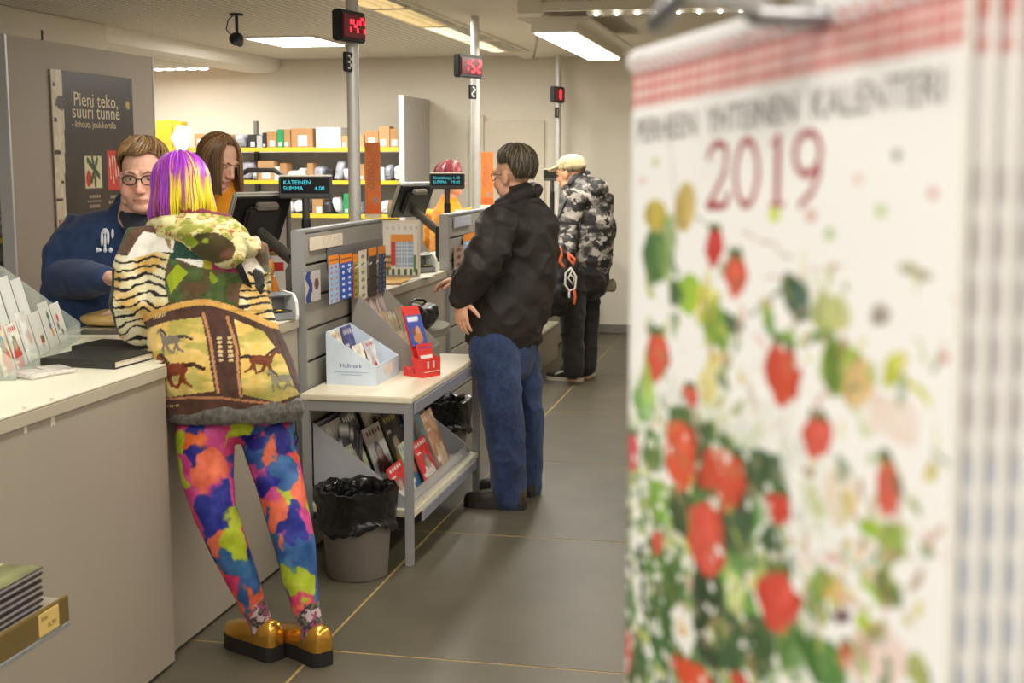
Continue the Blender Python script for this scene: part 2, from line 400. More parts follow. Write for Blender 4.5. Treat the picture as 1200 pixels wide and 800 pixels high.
# cctv camera
t = thing('security_camera', 'small black security camera hanging on a short stem from the ceiling', 'camera', tuple(onz(277, 16, CEIL)))
MB().lathe([(.001, 0), (.045, 0), (.045, -.012), (.001, -.014)], seg=20).build('ceiling_plate', blk, t)
MB().cyl((0, 0, -.01), (0, 0, -.14), .011, seg=10).build('stem', blk, t)
MB().ell((-.005, 0, -.165), (.05, .045, .045)).build('head', blk, t, smooth=True)
MB().cyl((.0, -.02, -.18), (.05, -.07, -.20), .02, .024).build('lens', dkgrey, t, smooth=True)
MB().tube([(-.02, 0, -.008), (-.06, 0, -.04), (-.075, 0, -.10), (-.05, 0, -.13), (-.02, 0, -.15)], [.004] * 5, 6).build('cable', blk, t, smooth=True)
t = thing('ceiling_hook', 'thin dark hook hanging below the beam over the grey partition', 'hook', tuple(onz(49, 36, 2.39)))
MB().tube([(0, 0, 0), (0, 0, -.05), (-.03, 0, -.07)], [.006] * 3, 6).rbox(-.06, .06, -.006, .006, -.08, -.068, r=.003).build('rod', dkgrey, t)

# ================================================================= COUNTER
XF = -1.96; XBK = -2.44
def counter(y0, y1, front, label, tape=False, XBK=XBK):
    t = thing('counter_unit', label, 'counter', ((XBK + front) / 2, (y0 + y1) / 2, 0)); w = (front - XBK) / 2; h = (y1 - y0) / 2
    MB().rbox(-w, w - .018, -h, h, 0.0, .955, r=.003).build('carcass', M('counter_carcass', (150, 143, 132), .6), t)
    n = max(1, round((y1 - y0) / 1.15)); L = 2 * h / n
    for k in range(n): MB().rbox(w - .018, w, -h + k * L + .0015, -h + (k + 1) * L - .0015, .012, .955, r=.002).build('front_panel', grey_lam, t)
    MB().rbox(-w, w - .02, -h, h, 0, .012, r=.001).build('plinth', blk, t)
    if tape:
        for (x, y, ww, hh) in ((29, 492, .017, .075), (61, 482, .02, .08)):
            p = onx(x, y, front)
            pts = [(-ww / 2, hh / 2), (ww / 2, hh / 2 * .9), (ww * .4, 0), (ww * .45, -hh / 2), (0, -hh / 2 * .85), (-ww * .35, -hh / 2)]
            MB().prism(pts, .0012, (V3(w - .0002, p[1] - t.location.y, p[2]), V3(0, 1, 0), V3(0, 0, 1), V3(1, 0, 0))).build('tape_scrap', M('old_tape', (226, 218, 204), .5, var=.08, scale=60), t)
    return t
def worktop(y0, y1, front, label, XBK=XBK):
    t = thing('worktop', label, 'worktop', ((XBK + front) / 2, (y0 + y1) / 2, .956)); w = (front - XBK) / 2; h = (y1 - y0) / 2
    MB().rbox(-w - .01, w + .008, -h, h, 0, .038, r=.004).build('board', edge_gry, t)
    MB().rbox(-w - .008, w + .006, -h + .002, h - .002, .0375, .044, r=.002).build('surface', cream_top, t)
    return t
ZC = 1.0
counter(1.7, 3.89, -1.945, 'grey counter front with scraps of old tape below the acrylic card holder', tape=True, XBK=-2.95)
counter(3.895, 5.165, -1.985, 'grey counter front behind the customer in rainbow leggings', XBK=-2.68)
counter(6.255, 7.53, -1.97, 'grey counter front where the person in the black jacket stands')
counter(5.17, 6.25, -2.015, 'grey counter body hidden behind the stamp-sheet panel')
counter(7.535, 8.765, -2.015, 'grey counter body hidden behind the slatted panel by the person in black')
counter(8.77, 12.49, -2.0, 'long grey counter front behind the person in the camouflage jacket')
worktop(1.7, 3.89, -1.945, 'cream worktop carrying the acrylic card holder and black notebooks', XBK=-2.95)
worktop(3.895, 5.165, -1.985, 'cream worktop under the small grey card terminal by the rainbow-haired customer', XBK=-2.68)
worktop(6.255, 7.53, -1.97, 'cream worktop under the framed stamp board')
worktop(5.17, 6.25, -2.025, 'cream worktop behind the stamp-sheet panel under the dark monitor arm')
worktop(7.535, 8.765, -2.025, 'cream worktop behind the slatted panel by the person in black')
worktop(8.77, 12.49, -2.0, 'cream worktop at the counter section nearest the back wall')
t = thing('low_ledge', 'low pale bag ledge on the floor along the back-wall counter', 'ledge', (-1.935, 9.62, 0))
MB().rbox(-.055, .05, -.84, 1.28, 0, .28, r=.004).build('body', grey_lam, t); MB().rbox(-.055, .054, -.845, 1.285, .2795, .30, r=.004).build('top', cream_top, t)
p = onz(634, 389, .305)
tag(MB().rbox(-.05, .05, -.10, .10, 0, .008, r=.002, rot=rotz(.5)).build('leaflet', M('pink_leaflet', (222, 190, 180), .6, var=.3, scale=14)), 'pinkish leaflet lying on the low bag ledge', 'leaflet').location = (-1.94, p[1], .301)

# slatted display panels
slat_m = M('slatwall_grey', (150, 145, 136), .5, var=.03, scale=5)
def slatwall(y0, y1, zt, label):
    t = thing('slatwall_panel', label, 'display panel', (-1.955, y0, 0)); L = y1 - y0
    MB().box(-.05, -.022, 0.012, L - .012, 0, zt - .01).build('backing', M('slat_groove', (52, 50, 47), .7), t)
    MB().rbox(-.055, .006, -.001, .014, 0, zt, r=.004).build('side_trim', alu, t); MB().rbox(-.055, .006, L - .014, L, 0, zt, r=.004).build('side_trim', alu, t)
    n = 10; H = (zt - .012) / n
    me = None
    for k in range(n):
        if me is None: o = MB().rbox(-.024, 0, .015, L - .015, .006, H - .004, r=.003).build('slat', slat_m, t); me = o.data
        else: o = new_obj('slat', me, None, t)
        o.location = (0, 0, k * H)
    MB().rbox(-.055, .004, .0, L, zt - .014, zt, r=.004).build('top_trim', alu, t)
    return t
s1 = slatwall(5.172, 6.25, 1.357, 'grey slatted panel hung with stamp sheets beside the white table')
s2 = slatwall(7.535, 8.765, 1.325, 'grey slatted panel partly hidden by the person in the black jacket')
# shelf-edge strips on the panels
MB().rbox(.003, .012, .06, .46, 1.268, 1.322, r=.002).build('label_strip', M('printed_label', (226, 212, 192), .6, var=.1, scale=40), s1)
MB().rbox(.003, .014, .27, 1.05, 1.19, 1.265, r=.002).build('display_rail', M('smoky_rail', (110, 106, 108), .3, var=.05), s1)
MB().rbox(.003, .012, .10, .52, 1.24, 1.30, r=.002).build('label_strip', M('printed_label2', (176, 178, 190), .6, var=.08, scale=40), s2)
for (y, w) in ((.40, 1), (.5, 1), (.6, 1), (.7, 1), (.8, 1), (.92, 1)):
    MB().tube([(0, y, 1.165), (.06, y, 1.165), (.065, y, 1.172)], [.004] * 3, 6).build('peg', steel, s1, smooth=True)

mv_paper = MV('printed_paper', .45, spec=.4); 
def sheet(label, Y0, Y1, z1, z0, fn, X=-1.935, nx=24, ny=40, group=None, name='stamp_sheet'):
    o = printed(name, Y1 - Y0, z1 - z0, nx, ny, fn, mv_paper, None, (0, 0, 0), (0, 1, 0), (0, 0, 1), thick=.002)
    o.location = (X, Y0, z1); tag(o, label, 'stamp sheet', group); return o
def cells(X, Y, head, hc, base, dotc, cols, rows, second=None, rr=.25):
    rgb = np.tile(np.array(base, float), (len(X), 1))
    if second is not None: rgb[(np.floor(X * 2) % 2) == 1] = second
    body = (Y - head) / (1 - head)
    u = (X * cols) % 1 - .5; v = (body * rows) % 1 - .5
    m = (u ** 2 + v ** 2 < rr ** 2) & (Y > head); rgb[m] = dotc
    ln = ((np.abs(u) > .46) | (np.abs(v) > .46)) & (Y > head); rgb[ln] = rgb[ln] * .8 + 40
    hm = Y < head; rgb[hm] = hc
    return rgb
def pl(px, py): q = onx(px, py, -1.905); return q[1], q[2]
OR = (240, 140, 35)
def orange_head(f, hd=.2):
    return f
a = pl(365, 320); b = pl(384, 356)
sheet('grey sheet of photo stamps with a blue figure, lowest on the slatted panel', a[0], b[0], a[1], b[1] + .02, lambda X, Y: np.where(((X < .5) & (np.abs(X - .3 + .1 * np.sin(9 * Y)) < .14))[:, None], (50, 66, 130), np.where((((X - .75) ** 2 * 2 + (Y - .45) ** 2) < .04)[:, None], (110, 78, 66), (188, 180, 176))) * 1.0)
specs = [(385, 398, 300, 357, 'pale blue stamp sheet with small orange dots under an orange header', OR, (150, 186, 222), (222, 120, 80), 2, 7, None, .22),
         (398, 413, 299, 352, 'bright blue stamp sheet with white birds under an orange header', OR, (42, 84, 182), (225, 232, 240), 2, 6, None, .24),
         (413, 419, 298, 350, 'narrow olive stamp sheet with a red edge stripe', OR, (160, 160, 62), (90, 96, 50), 1, 5, None, .25),
         (419, 429, 294, 352, 'cream stamp sheet of pale landscapes on the slatted panel', (222, 212, 190), (228, 220, 196), (150, 146, 120), 1, 6, None, .25),
         (430, 440, 291, 349, 'black stamp sheet in a dark grid under an orange header', OR, (52, 46, 46), (84, 74, 66), 2, 6, None, .3),
         (441, 450, 289, 344, 'navy stamp sheet with silver marks beside the black grid sheet', OR, (46, 52, 84), (130, 140, 170), 2, 8, None, .24)]
for k, (x0, x1, yt, yb, lab, hc, base, dc, c, r_, se, rr) in enumerate(specs):
    a = pl(x0, yt); b = pl(x1, yb)
    z0 = 1.65 + (pl(x0, yb)[1] - 1.65)
    def fn(X, Y, hc=hc, base=base, dc=dc, c=c, r_=r_, se=se, rr=rr, k=k):
        g = cells(X, Y, .2 if k < 3 else (.05 if k == 3 else .17), hc, base, dc, c, r_, se, rr)
        if k == 2: g[(X < .25) & (Y > .2)] = (190, 60, 50)
        if k in (0, 1): g[(np.abs(Y - .1) < .012) & (np.abs(X - .5) < .42)] = (90, 60, 40)
        return g
    sheet(lab, a[0], b[0], a[1], z0, fn, X=-1.905 + .002 * k)
a = onx(545, 275, -1.93); b = onx(562, 305, -1.93)
sheet('orange-headed stamp sheet with blue cells on slatted panel by the person in black', a[1], b[1], a[2], b[2], lambda X, Y: cells(X, Y, .25, OR, (150, 170, 205), (210, 220, 235), 2, 5), X=-1.94)
a = onx(534, 290, -1.93); b = onx(545, 312, -1.93)
sheet('brownish photo stamp sheet on the slatted panel by the person in black', a[1], b[1], a[2], b[2], lambda X, Y: cells(X, Y, 0, OR, (160, 130, 112), (90, 70, 66), 1, 3), X=-1.94)

# ================================================================= PARTITION WITH POSTER
part = thing('grey_partition', 'tall grey partition wall carrying the dark poster', 'partition', (-3.83, 6.8, 0))
MB().rbox(-.03, .03, -.765, .77, 0, 2.25, r=.003).build('panel', M('partition_grey', (160, 148, 134), .55, var=.03, scale=2), part)
MB().rbox(-.034, .034, -.785, -.764, 0, 2.252, r=.003).rbox(-.034, .034, .769, .785, 0, 2.252, r=.003).build('edge_trim', M('pale_trim', (206, 204, 204), .4, .3), part)
PY0, PY1, PZ1 = 6.41, 7.285, 2.108; PH = 1.30
def poster_fn(X, Y):
    rgb = np.tile(V3(54, 46, 42), (len(X), 1)); rgb += (fbm(np.c_[X * 6, Y * 8, X * 0], 3) - .5)[:, None] * 14
    tr = X < .115 + .012 * np.sin(Y * 9)
    bark = V3(206, 194, 168) + (fbm(np.c_[X * 30, Y * 40, X * 0], 2) - .5)[:, None] * 40; rgb[tr] = bark[tr]
    for k, yy in enumerate((.06, .14, .20, .33, .45, .52, .61, .7, .82, .9)):
        m = inell(X, Y, .03 + .05 * (k % 3 == 1), yy, .02 + .03 * (k % 2), .008) < 1; rgb[m & tr] = (60, 44, 38)
    for (cx, cy) in ((.93, .12), (.95, .27), (1.0, .32)): rgb[inell(X, Y, cx, cy, .025, .018) < 1] = (190, 160, 80)
    rgb[inell(X, Y, .1, .13, .06, .03) < 1] = (70, 58, 50)
    m = (np.abs(X - .45) < .105) & (np.abs(Y - .41) < .068); rgb[m] = (206, 200, 160)
    rgb[inell(X, Y, .39, .44, .035, .035) < 1] = (186, 50, 42)
    for (x0, y0, x1, y1) in ((.38, .36, .52, .43), (.44, .34, .47, .47), (.5, .36, .42, .45)): rgb[onseg(X, Y, x0, y0, x1, y1, .013)] = (58, 74, 40)
    m = (np.abs(X - .715) < .085) & (np.abs(Y - .405) < .085); rgb[m] = (196, 52, 44)
    for k in range(4): rgb[m & onseg(X, Y, .66 + .035 * k, .35, .67 + .035 * k, .44 + .02 * (k % 2), .006)] = (230, 190, 170)
    rgb[inell(X, Y, .62, .83, .2, .08) < 1] = (70, 84, 130)
    for (cx, cy, hw) in ((.45, .515, .07), (.45, .535, .09), (.45, .555, .06), (.70, .52, .05), (.70, .545, .07)):
        rgb[(np.abs(Y - cy) < .005) & (np.abs(X - cx) < hw) & (np.sin(X * 260) > -.5)] = (170, 156, 134)
    return rgb
post = printed('poster', PY1 - PY0, PH, 120, 170, poster_fn, MV('poster_print', .35, spec=.5), None, (0, 0, 0), (0, 1, 0), (0, 0, 1), thick=.012)
post.location = (-3.787, PY0, PZ1); tag(post, 'dark poster with birch trunk, cream headline and two stamp pictures on grey partition', 'poster')
cream_t = M('cream_print', (216, 200, 168), .6)
def ptxt(s, px, py, size, sx=1.0):
    q = onx(px, py, -3.786); return text('lettering', s, size, cream_t, post, V3(.0, q[1] - PY0, q[2] - PZ1), (0, 1, 0), (0, 0, 1), off=.0012, sx=sx)
ptxt('Pieni teko,', 86, 123.5, .106, 1.08); ptxt('suuri tunne', 84.5, 137.5, .106, 1.08); ptxt('- ilahduta joulukortilla', 84, 148.5, .052, 1.05)

# ================================================================= QUEUE POLES
led = M('led_red', (255, 40, 60), .4, emit=3.0); led_bg = M('led_window', (96, 8, 20), .3, emit=.25); vfd = M('vfd_cyan', (50, 180, 195), .4, emit=.8)
SEG = {'0': 'abcdef', '1': 'bc', '2': 'abged', '3': 'abgcd', '4': 'fgbc', '5': 'afgcd', '7': 'fabc', '8': 'abcdefg', '9': 'abcdfg'}
def seven(mb, ch, x, z, w, h, t, y):
    P = {'a': (0, h, w, h), 'g': (0, h / 2, w, h / 2), 'd': (0, 0, w, 0), 'f': (0, h / 2, 0, h), 'b': (w, h / 2, w, h), 'e': (0, 0, 0, h / 2), 'c': (w, 0, w, h / 2)}
    for s in SEG[ch]:
        x0, z0, x1, z1 = P[s]; g = t * .6
        if x0 == x1: mb.box(x + x0 - t / 2, x + x0 + t / 2, y - .002, y, z + z0 + g, z + z1 - g)
        else: mb.box(x + x0 + g, x + x1 - g, y - .002, y, z + z0 - t / 2, z + z0 + t / 2)
def pole(x, y, zl, rz, num, plate, label, w=.12, off=(.02, -.145)):
    t = thing('queue_pole', label, 'pole', (x, y, 1.0 if y < 12 else 1.001))
    MB().cyl((0, 0, 0), (0, 0, CEIL - 1.0 - (.052 if False else .001)), .03 if y < 8 else .028, seg=24).build('shaft', steel, t, smooth=40)
    MB().lathe([(.001, 0), (.045, 0), (.045, .012), (.034, .02), (.03, .021)]).build('foot_flange', steel, t, smooth=40)
    b = empty('queue_display', (0, 0, 0)); bpy.data.objects.remove(b)
    Rz = rotz(rz); c = V3(off[0], off[1], zl - 1.0)
    def tr(mb): mb.v = [v @ Rz.T + c for v in mb.v]; return mb
    h = .072
    box = tr(MB().rbox(-w, w, -.04, .012, -h, h, r=.008)).build('queue_display', blk, t)
    tr(MB().rbox(-w * .88, w * .9, -.046, -.038, -h * .74, h * .74, r=.003)).build('screen', led_bg, box)
    d = MB(); n = len(num); dw = w * .34
    for i, ch in enumerate(num): seven(d, ch, -w * (.68 if n > 1 else .2) + i * dw * 1.62, -h * .5, dw, h * 1.02, .013, -.047)
    tr(d).build('digits', led, box)
    MB().cyl((0, 0, zl - 1.0), (off[0], off[1] * .6, zl - 1.0), .012, seg=10).build('bracket', blk, t)
    pz = zl - 1.0 - h - .085
    def tr2(mb): mb.v = [v @ Rz.T + V3(.0, -.07, pz) for v in mb.v]; return mb
    pln = tr2(MB().rbox(-.038, .038, -.006, .008, -.046, .046, r=.004)).build('number_plate', blk, t)
    d = MB(); seven(d, plate, -.016, -.028, .032, .056, .010, -.0065) if plate != '1' else d.box(-.006, .006, -.0085, -.0065, -.030, .030)
    tr2(d).build('numeral', white_p, pln)
pole(-2.1, 6.275, 2.262, R(80), '147', '3', 'steel pole with red number display reading 147, at the stamp-sheet panel by the table')
pole(-2.068, 8.70, 2.235, R(68), '152', '2', 'steel pole with red number display reading 152, behind the person in black jacket', w=.13, off=(-.02, -.16))
pole(-2.12, 12.2, 2.215, R(76), '8', '1', 'steel pole with small red number display near the back wall, plate 1', w=.11, off=(0, -.12))

# ================================================================= PARCEL SHELVES
def shelf_rack(x0, x1, y0, y1, zs, label, back=True):
    t = thing('parcel_rack', label, 'shelving', ((x0 + x1) / 2, (y0 + y1) / 2, 0)); w = (x1 - x0) / 2; h = (y1 - y0) / 2
    for z in zs:
        s = MB().rbox(-w, w, -h + .012, h, z - .03, z, r=.003).build('shelf', M('shelf_grey', (170, 166, 158), .5, var=.03), t)
        MB().rbox(-w, w, -h, -h + .012, z - .034, z + .003, r=.002).build('shelf_lip', yellow_m, s)
    for x in (-w + .02, -w + (2 * w) * .5, w - .02): MB().rbox(x - .02, x + .02, h - .05, h - .01, 0, 2.0, r=.003).build('upright', M('rack_upright', (118, 114, 108), .5, .2), t)
    if back: MB().rbox(-w, w, h - .006, h - .0005, .3, max(zs) - .04, r=.002).build('back_sheet', M('rack_back', (214, 208, 198), .6, var=.03), t)
    return t
RY0, RY1 = 11.72, 12.16; SZ = (1.742, 1.443, 1.136, .82, .5)
shelf_rack(-6.6, -3.47, RY0, RY1, SZ, 'grey shelving with yellow shelf lips full of parcels on the back wall')
t = thing('rack_end_panel', 'tall grey end panel standing at the end of the parcel shelving', 'panel', (-3.44, 12.06, 0))
MB().rbox(-.022, .022, -.43, .43, 0, 2.2, r=.003).build('board', M('end_panel_grey', (176, 170, 164), .5, var=.02), t)
MB().rbox(-.026, .026, -.445, -.429, 0, 2.205, r=.003).build('edge_strip', M('end_panel_edge', (206, 206, 206), .4, .2), t)
shelf_rack(-6.4, -5.0, 8.28, 8.8, (1.85, 1.472, 1.10, .90), 'yellow-lipped shelving beyond the edge of the grey partition', back=True)
PC = {'brown': (176, 134, 88), 'orange': (238, 160, 30), 'green': (40, 150, 92), 'white': (228, 226, 222), 'black': (44, 42, 42), 'grey': (176, 176, 180), 'tan': (190, 150, 104)}
SHN = {0: 'top', 1: 'second', 2: 'third'}
def pmat(c): return M('parcel_' + c, PC[c], .7, var=.07, scale=12)
lab_m = M('shipping_label', (238, 238, 234), .6, var=.08, scale=60)
def parcel_box(c, x0, x1, top, sh, lab=True, turn=0, dy=0):
    yf = RY0 + .06 + dy; z = SZ[sh]; a = ony(x0, 200, yf)[0]; b = ony(x1, 200, yf)[0]; h = (({0: 172.5, 1: 211, 2: 250}[sh]) - top) * .00755; w = b - a; d = min(.34, max(.14, w * .9))
    o = MB().rbox(-w / 2, w / 2, 0, d, 0, h, r=.003).build('parcel_box', pmat(c)); o.location = ((a + b) / 2, yf, z); o.rotation_euler = (0, 0, turn)
    g = f'{c} parcels on the {SHN[sh]} shelf'
    nm = {'brown': 'brown cardboard', 'tan': 'light brown cardboard', 'orange': 'orange', 'green': 'green', 'white': 'white', 'black': 'black', 'grey': 'grey'}[c]
    tag(o, f'{nm} parcel box with address label on the {SHN[sh]} shelf by the back wall' if lab else f'plain {nm} parcel box on the {SHN[sh]} shelf by the back wall', 'parcel', g)
    MB().rbox(-w * .05, w * .05, .02, d - .02, h - .0005, h + .0012, r=.0005).build('packing_tape', M('tape_brown', (160, 120, 76), .35) if c in ('brown', 'tan') else M('tape_clear', (214, 208, 196), .3), o)
    if lab:
        q = min(w, h) * .5; cx = w * random.uniform(-.12, .18)
        MB().rbox(cx - q / 2, cx + q / 2, -.0015, .001, h * .1, h * .1 + q * 1.1, r=.0005).build('address_label', lab_m, o)
    return o
def parcel_bag(c, x0, x1, top, sh, lean=0.0, seed=0):
    yf = RY0 + .10; z = SZ[sh]; a = ony(x0, 200, yf)[0]; b = ony(x1, 200, yf)[0]; h = (({0: 172.5, 1: 211, 2: 250}[sh]) - top) * .00755; w = b - a
    me_mb = MB().ell((0, .1, h * .5), (w * .5, .12, h * .52), seg=22, rings=14)
    me = me_mb.mesh('parcel_bag'); co = verts_np(me); s = (fbm(co * 22 + seed * 5, 2) - .5)
    sgn = np.sign(co - V3(0, .1, h * .5)); q = np.abs((co - V3(0, .1, h * .5)) / V3(w * .5, .12, h * .52)); q = q ** .55
    co = V3(0, .1, h * .5) + sgn * q * V3(w * .47, .12, h * .48) + s[:, None] * V3(.03, .05, .04)
    co[:, 0] += lean * co[:, 2]; co[:, 2] -= co[:, 2].min(); set_verts(me, co)
    me.polygons.foreach_set('use_smooth', [True] * len(me.polygons)); me.set_sharp_from_angle(angle=R(28))
    bc = {'white': (226, 226, 228), 'grey': (164, 168, 178), 'black': (52, 52, 58), 'brown': (176, 134, 88), 'green': (40, 160, 100)}[c]
    o = new_obj('parcel_bag', me, M('mailer_' + c, bc, .4, var=.25 if c in ('white', 'grey') else .08, scale=18)); o.location = ((a + b) / 2, yf, z)
    tag(o, f'crumpled {c} mailing bag on the {SHN[sh]} shelf by the back wall', 'parcel', f'{c} mailing bags on the {SHN[sh]} shelf')
for a in [('orange', 180, 203, 138, 0, False), ('orange', 204, 214, 140, 0, False), ('brown', 229, 243, 155, 0, True), ('tan', 262, 274, 156, 0, True), ('black', 291.5, 301, 156, 0, True), ('grey', 301.5, 308, 157, 0, False), ('black', 308.5, 313, 154, 0, True), ('brown', 313.5, 325, 153, 0, True), ('green', 325.5, 333, 150, 0, True),
          ('brown', 333.5, 341, 150, 0, True), ('brown', 342, 367, 149, 0, True), ('white', 371, 400, 148, 0, False), ('tan', 393 + 8, 409, 158, 0, True), ('tan', 421, 427, 157, 0, False), ('brown', 428, 444, 152, 0, True), ('tan', 444.5, 457, 147, 0, True), ('brown', 457.5, 470, 150, 0, True),
          ('tan', 302, 321, 187, 1, True), ('white', 321.5, 327.5, 194, 1, False), ('brown', 328, 336, 190, 1, True), ('brown', 360, 367, 190, 1, False), ('black', 381, 389.5, 198, 1, True), ('brown', 421, 427, 191, 1, True), ('white', 445, 450, 195, 1, False), ('tan', 252, 270, 190, 1, True),
          ('brown', 365, 377, 232, 2, True), ('green', 402, 408, 225, 2, True), ('brown', 455.5, 466, 233, 2, True), ('tan', 300, 316, 232, 2, True)]: parcel_box(*a)
for k, a in enumerate([('grey', 275, 291, 157, 0), ('grey', 274, 295, 187, 1), ('white', 295, 302, 197, 1), ('white', 337, 350, 200, 1), ('white', 350, 359.5, 197, 1), ('grey', 367.5, 380.5, 193, 1), ('grey', 390, 402, 186, 1), ('white', 402, 412, 197, 1), ('grey', 450.5, 460, 192, 1), ('white', 460, 471, 193, 1),
          ('white', 328, 343, 236, 2), ('white', 343, 358, 234, 2), ('black', 378, 391, 232, 2), ('white', 391, 401, 228, 2), ('grey', 410, 424, 234, 2), ('white', 445, 455, 233, 2)]): parcel_bag(*a, lean=random.uniform(-.2, .2), seed=k)
o = MB().prism([(-.10, .0), (.02, -.21), (.10, -.02), (.10, .10), (-.02, .12)], .004, (V3(0, 0, 0), V3(1, 0, 0), V3(0, 0, 1), V3(0, 1, .1))).build('paper_sheet', white_p)
p = ony(211, 165, RY0 - .02); o.location = (p[0], RY0 - .016, 1.835); tag(o, 'white sheet of paper hanging over the top shelf lip by the orange boxes', 'paper')
for k, (x, z, c) in enumerate(((-5.1, 1.472, 'grey'), (-5.3, 1.10, 'white'), (-5.12, .90, 'grey'))):
    me = MB().ell((0, 0, .1), (.14, .14, .11), seg=20, rings=12).mesh('parcel_bag'); co = verts_np(me); co += (fbm(co * 14 + k * 9, 2) - .5)[:, None] * V3(.06, .06, .09); co[:, 2] -= co[:, 2].min(); set_verts(me, co); me.polygons.foreach_set('use_smooth', [True] * len(me.polygons))
    o = new_obj('parcel_bag', me, M('mailer_' + c)); o.location = (x, 8.5, z)
    tag(o, ['crumpled grey mailing bag on the shelf beyond the partition, highest of its rack', 'white mailing bag in the middle of the shelf rack beyond the partition', 'grey mailing bag on the bottom shelf beyond the partition'][k], 'parcel')

t = thing('roll_trolley', 'tall trolley of bent grey tube standing behind the long-haired clerk', 'trolley', (-3.19, 7.75, 0), R(12))
gt = M('grey_tube', (96, 94, 90), .4, .4)
MB().tube([(-.16, 0, .08), (-.16, 0, 1.46), (-.14, 0, 1.54), (-.08, 0, 1.575), (.08, 0, 1.575), (.14, 0, 1.54), (.16, 0, 1.46), (.16, 0, .08)], [.016] * 8, 10).build('frame', gt, t, smooth=True)
MB().rbox(-.2, .2, -.02, .32, .08, .11, r=.006).build('platform', gt, t)
for z in (.5, .9): MB().cyl((-.16, 0, z), (.16, 0, z), .01, seg=10).build('crossbar', gt, t)
for x in (-.15, .15):
    for y in (.02, .28): MB().cyl((x - .012, y, .04), (x + .012, y, .04), .04, seg=20).build('wheel', blk, t)
# ================================================================= TABLE, BIN
t = thing('display_table', 'small table with cream top, grey square legs and a low shelf', 'table', (-1.705, 5.665, 0))
tw, tl = .235, .605
MB().rbox(-tw, tw, -tl, tl, .674, .70, r=.004).build('table_top', M('table_laminate', (226, 216, 190), .35, var=.03, scale=6), t)
MB().rbox(-tw + .01, tw - .004, -tl + .006, -tl + .03, .63, .674, r=.002).rbox(tw - .03, tw - .004, -tl + .03, tl - .03, .63, .674, r=.002).rbox(-tw + .01, tw - .004, tl - .03, tl - .006, .63, .674, r=.002).rbox(-tw + .01, -tw + .03, -tl + .03, tl - .03, .63, .674, r=.002).build('apron', alu, t)
for sx in (-1, 1):
    for sy in (-1, 1): MB().rbox(sx * (tw - .018) - .016, sx * (tw - .018) + .016, sy * (tl - .02) - .016, sy * (tl - .02) + .016, 0, .676, r=.003).build('leg', alu, t)
sh = MB().rbox(-tw + .005, tw - .002, -tl + .037, tl - .037, .195, .225, r=.004).build('low_shelf', cream_pl, t)
MB().rbox(tw - .003, tw + .006, -tl + .14, tl - .10, .155, .20, r=.002).build('price_rail', M('bluegrey_rail', (150, 150, 164), .35, .1), sh)
MB().rbox(tw - .003, tw + .006, -tl + .04, tl - .04, .626, .672, r=.002).build('price_rail', M('bluegrey_rail', (150, 150, 164), .35, .1), t)

# leaflet box, white and pale blue
def photo_fn(seed, pal):
    pal = np.array(pal, float)
    def fn(X, Y):
        n = fbm(np.c_[X * 3 + seed * 3.1, Y * 4 + seed, X * 0 + seed], 3); n2 = fbm(np.c_[X * 5 + seed, Y * 6 - seed, X * 0 + 5], 2)
        r = random.Random(int(seed * 10)); rgb = pal[0] + (n - .5)[:, None] * 70 + (n2 - .5)[:, None] * 30
        lo_ = np.clip((Y - .45) * 2, 0, 1)[:, None]; rgb = rgb * (1 - lo_ * .6) + pal[2] * lo_ * .6
        cx, cy = r.uniform(.4, .65), r.uniform(.45, .6); rgb[inell(X, Y, cx, cy + .3, .36, .3) < 1] = pal[1]; rgb[inell(X, Y, cx, cy - .03, .2, .17) < 1] = pal[3]; rgb[inell(X, Y, cx + .02, cy, .14, .13) < 1] = np.clip(pal[3] * .3 + V3(216, 170, 140) * .7, 0, 255)
        rgb[(np.abs(Y - .11) < .05) & (np.abs(X - .5) < .4) & (np.sin(X * 38 + seed) > -.45)] = pal[1] if r.random() < .6 else (240, 236, 230)
        for yy in (.3, .36, .78, .84): rgb[(np.abs(Y - yy) < .014) & (np.abs(X - .2) < .14)] = (236, 232, 226)
        rgb += (n2 - .5)[:, None] * 30
        return np.clip(rgb, 0, 255)
    return fn
def card(name, label, cat, loc, w, h, fn, yaw, tilt, group=None, thick=.004, nx=16, ny=22, parent=None):
    """upright printed card; yaw turns its face (0 = facing +X), tilt leans it back"""
    A = rotz(yaw); ax = A @ V3(0, 1, 0); up = A @ V3(-math.sin(tilt), 0, math.cos(tilt))
    o = printed(name, w, h, nx, ny, fn, mv_paper, parent, up * h - ax * w / 2, ax, up, thick=thick)
    o.location = loc
    if label: tag(o, label, cat, group)
    return o
lb = thing('leaflet_box', 'white and pale blue cardboard box holding greeting cards', 'box', (-1.80, 5.46, .70))
pale_b = M('pale_blue_card', (206, 218, 232), .6, var=.06, scale=14)
W_, D_ = .11, .165     # half size across X, along Y
# side walls are stepped towards the aisle
side = [(-W_, 0), (W_, 0), (W_, .085), (-W_ + .01, .215), (-W_, .215)]
for sy in (-1, 1): MB().prism(side, .004, (V3(0, sy * D_ - (0 if sy < 0 else .004), 0), V3(1, 0, 0), V3(0, 0, 1), V3(0, 1, 0))).build('side_wall', pale_b, lb)
MB().box(W_ - .004, W_, -D_ + .004, D_ - .004, 0, .085).build('front_wall', pale_b, lb)
MB().box(-W_, -W_ + .004, -D_ + .004, D_ - .004, 0, .225).build('back_wall', pale_b, lb)
MB().box(-W_ + .004, W_ - .004, -D_ + .004, D_ - .004, .0, .004).build('base', pale_b, lb)
MB().box(-.005, -.001, -D_ + .004, D_ - .004, .004, .125).build('divider', M('cream_card', (226, 222, 206), .6), lb)
text('lettering', 'Hallmark', .026, M('blue_ink', (70, 96, 160), .6), lb, V3(.0, -D_ - .0002, .075), (1, 0, 0), (0, 0, 1), off=.0006, align='CENTER')
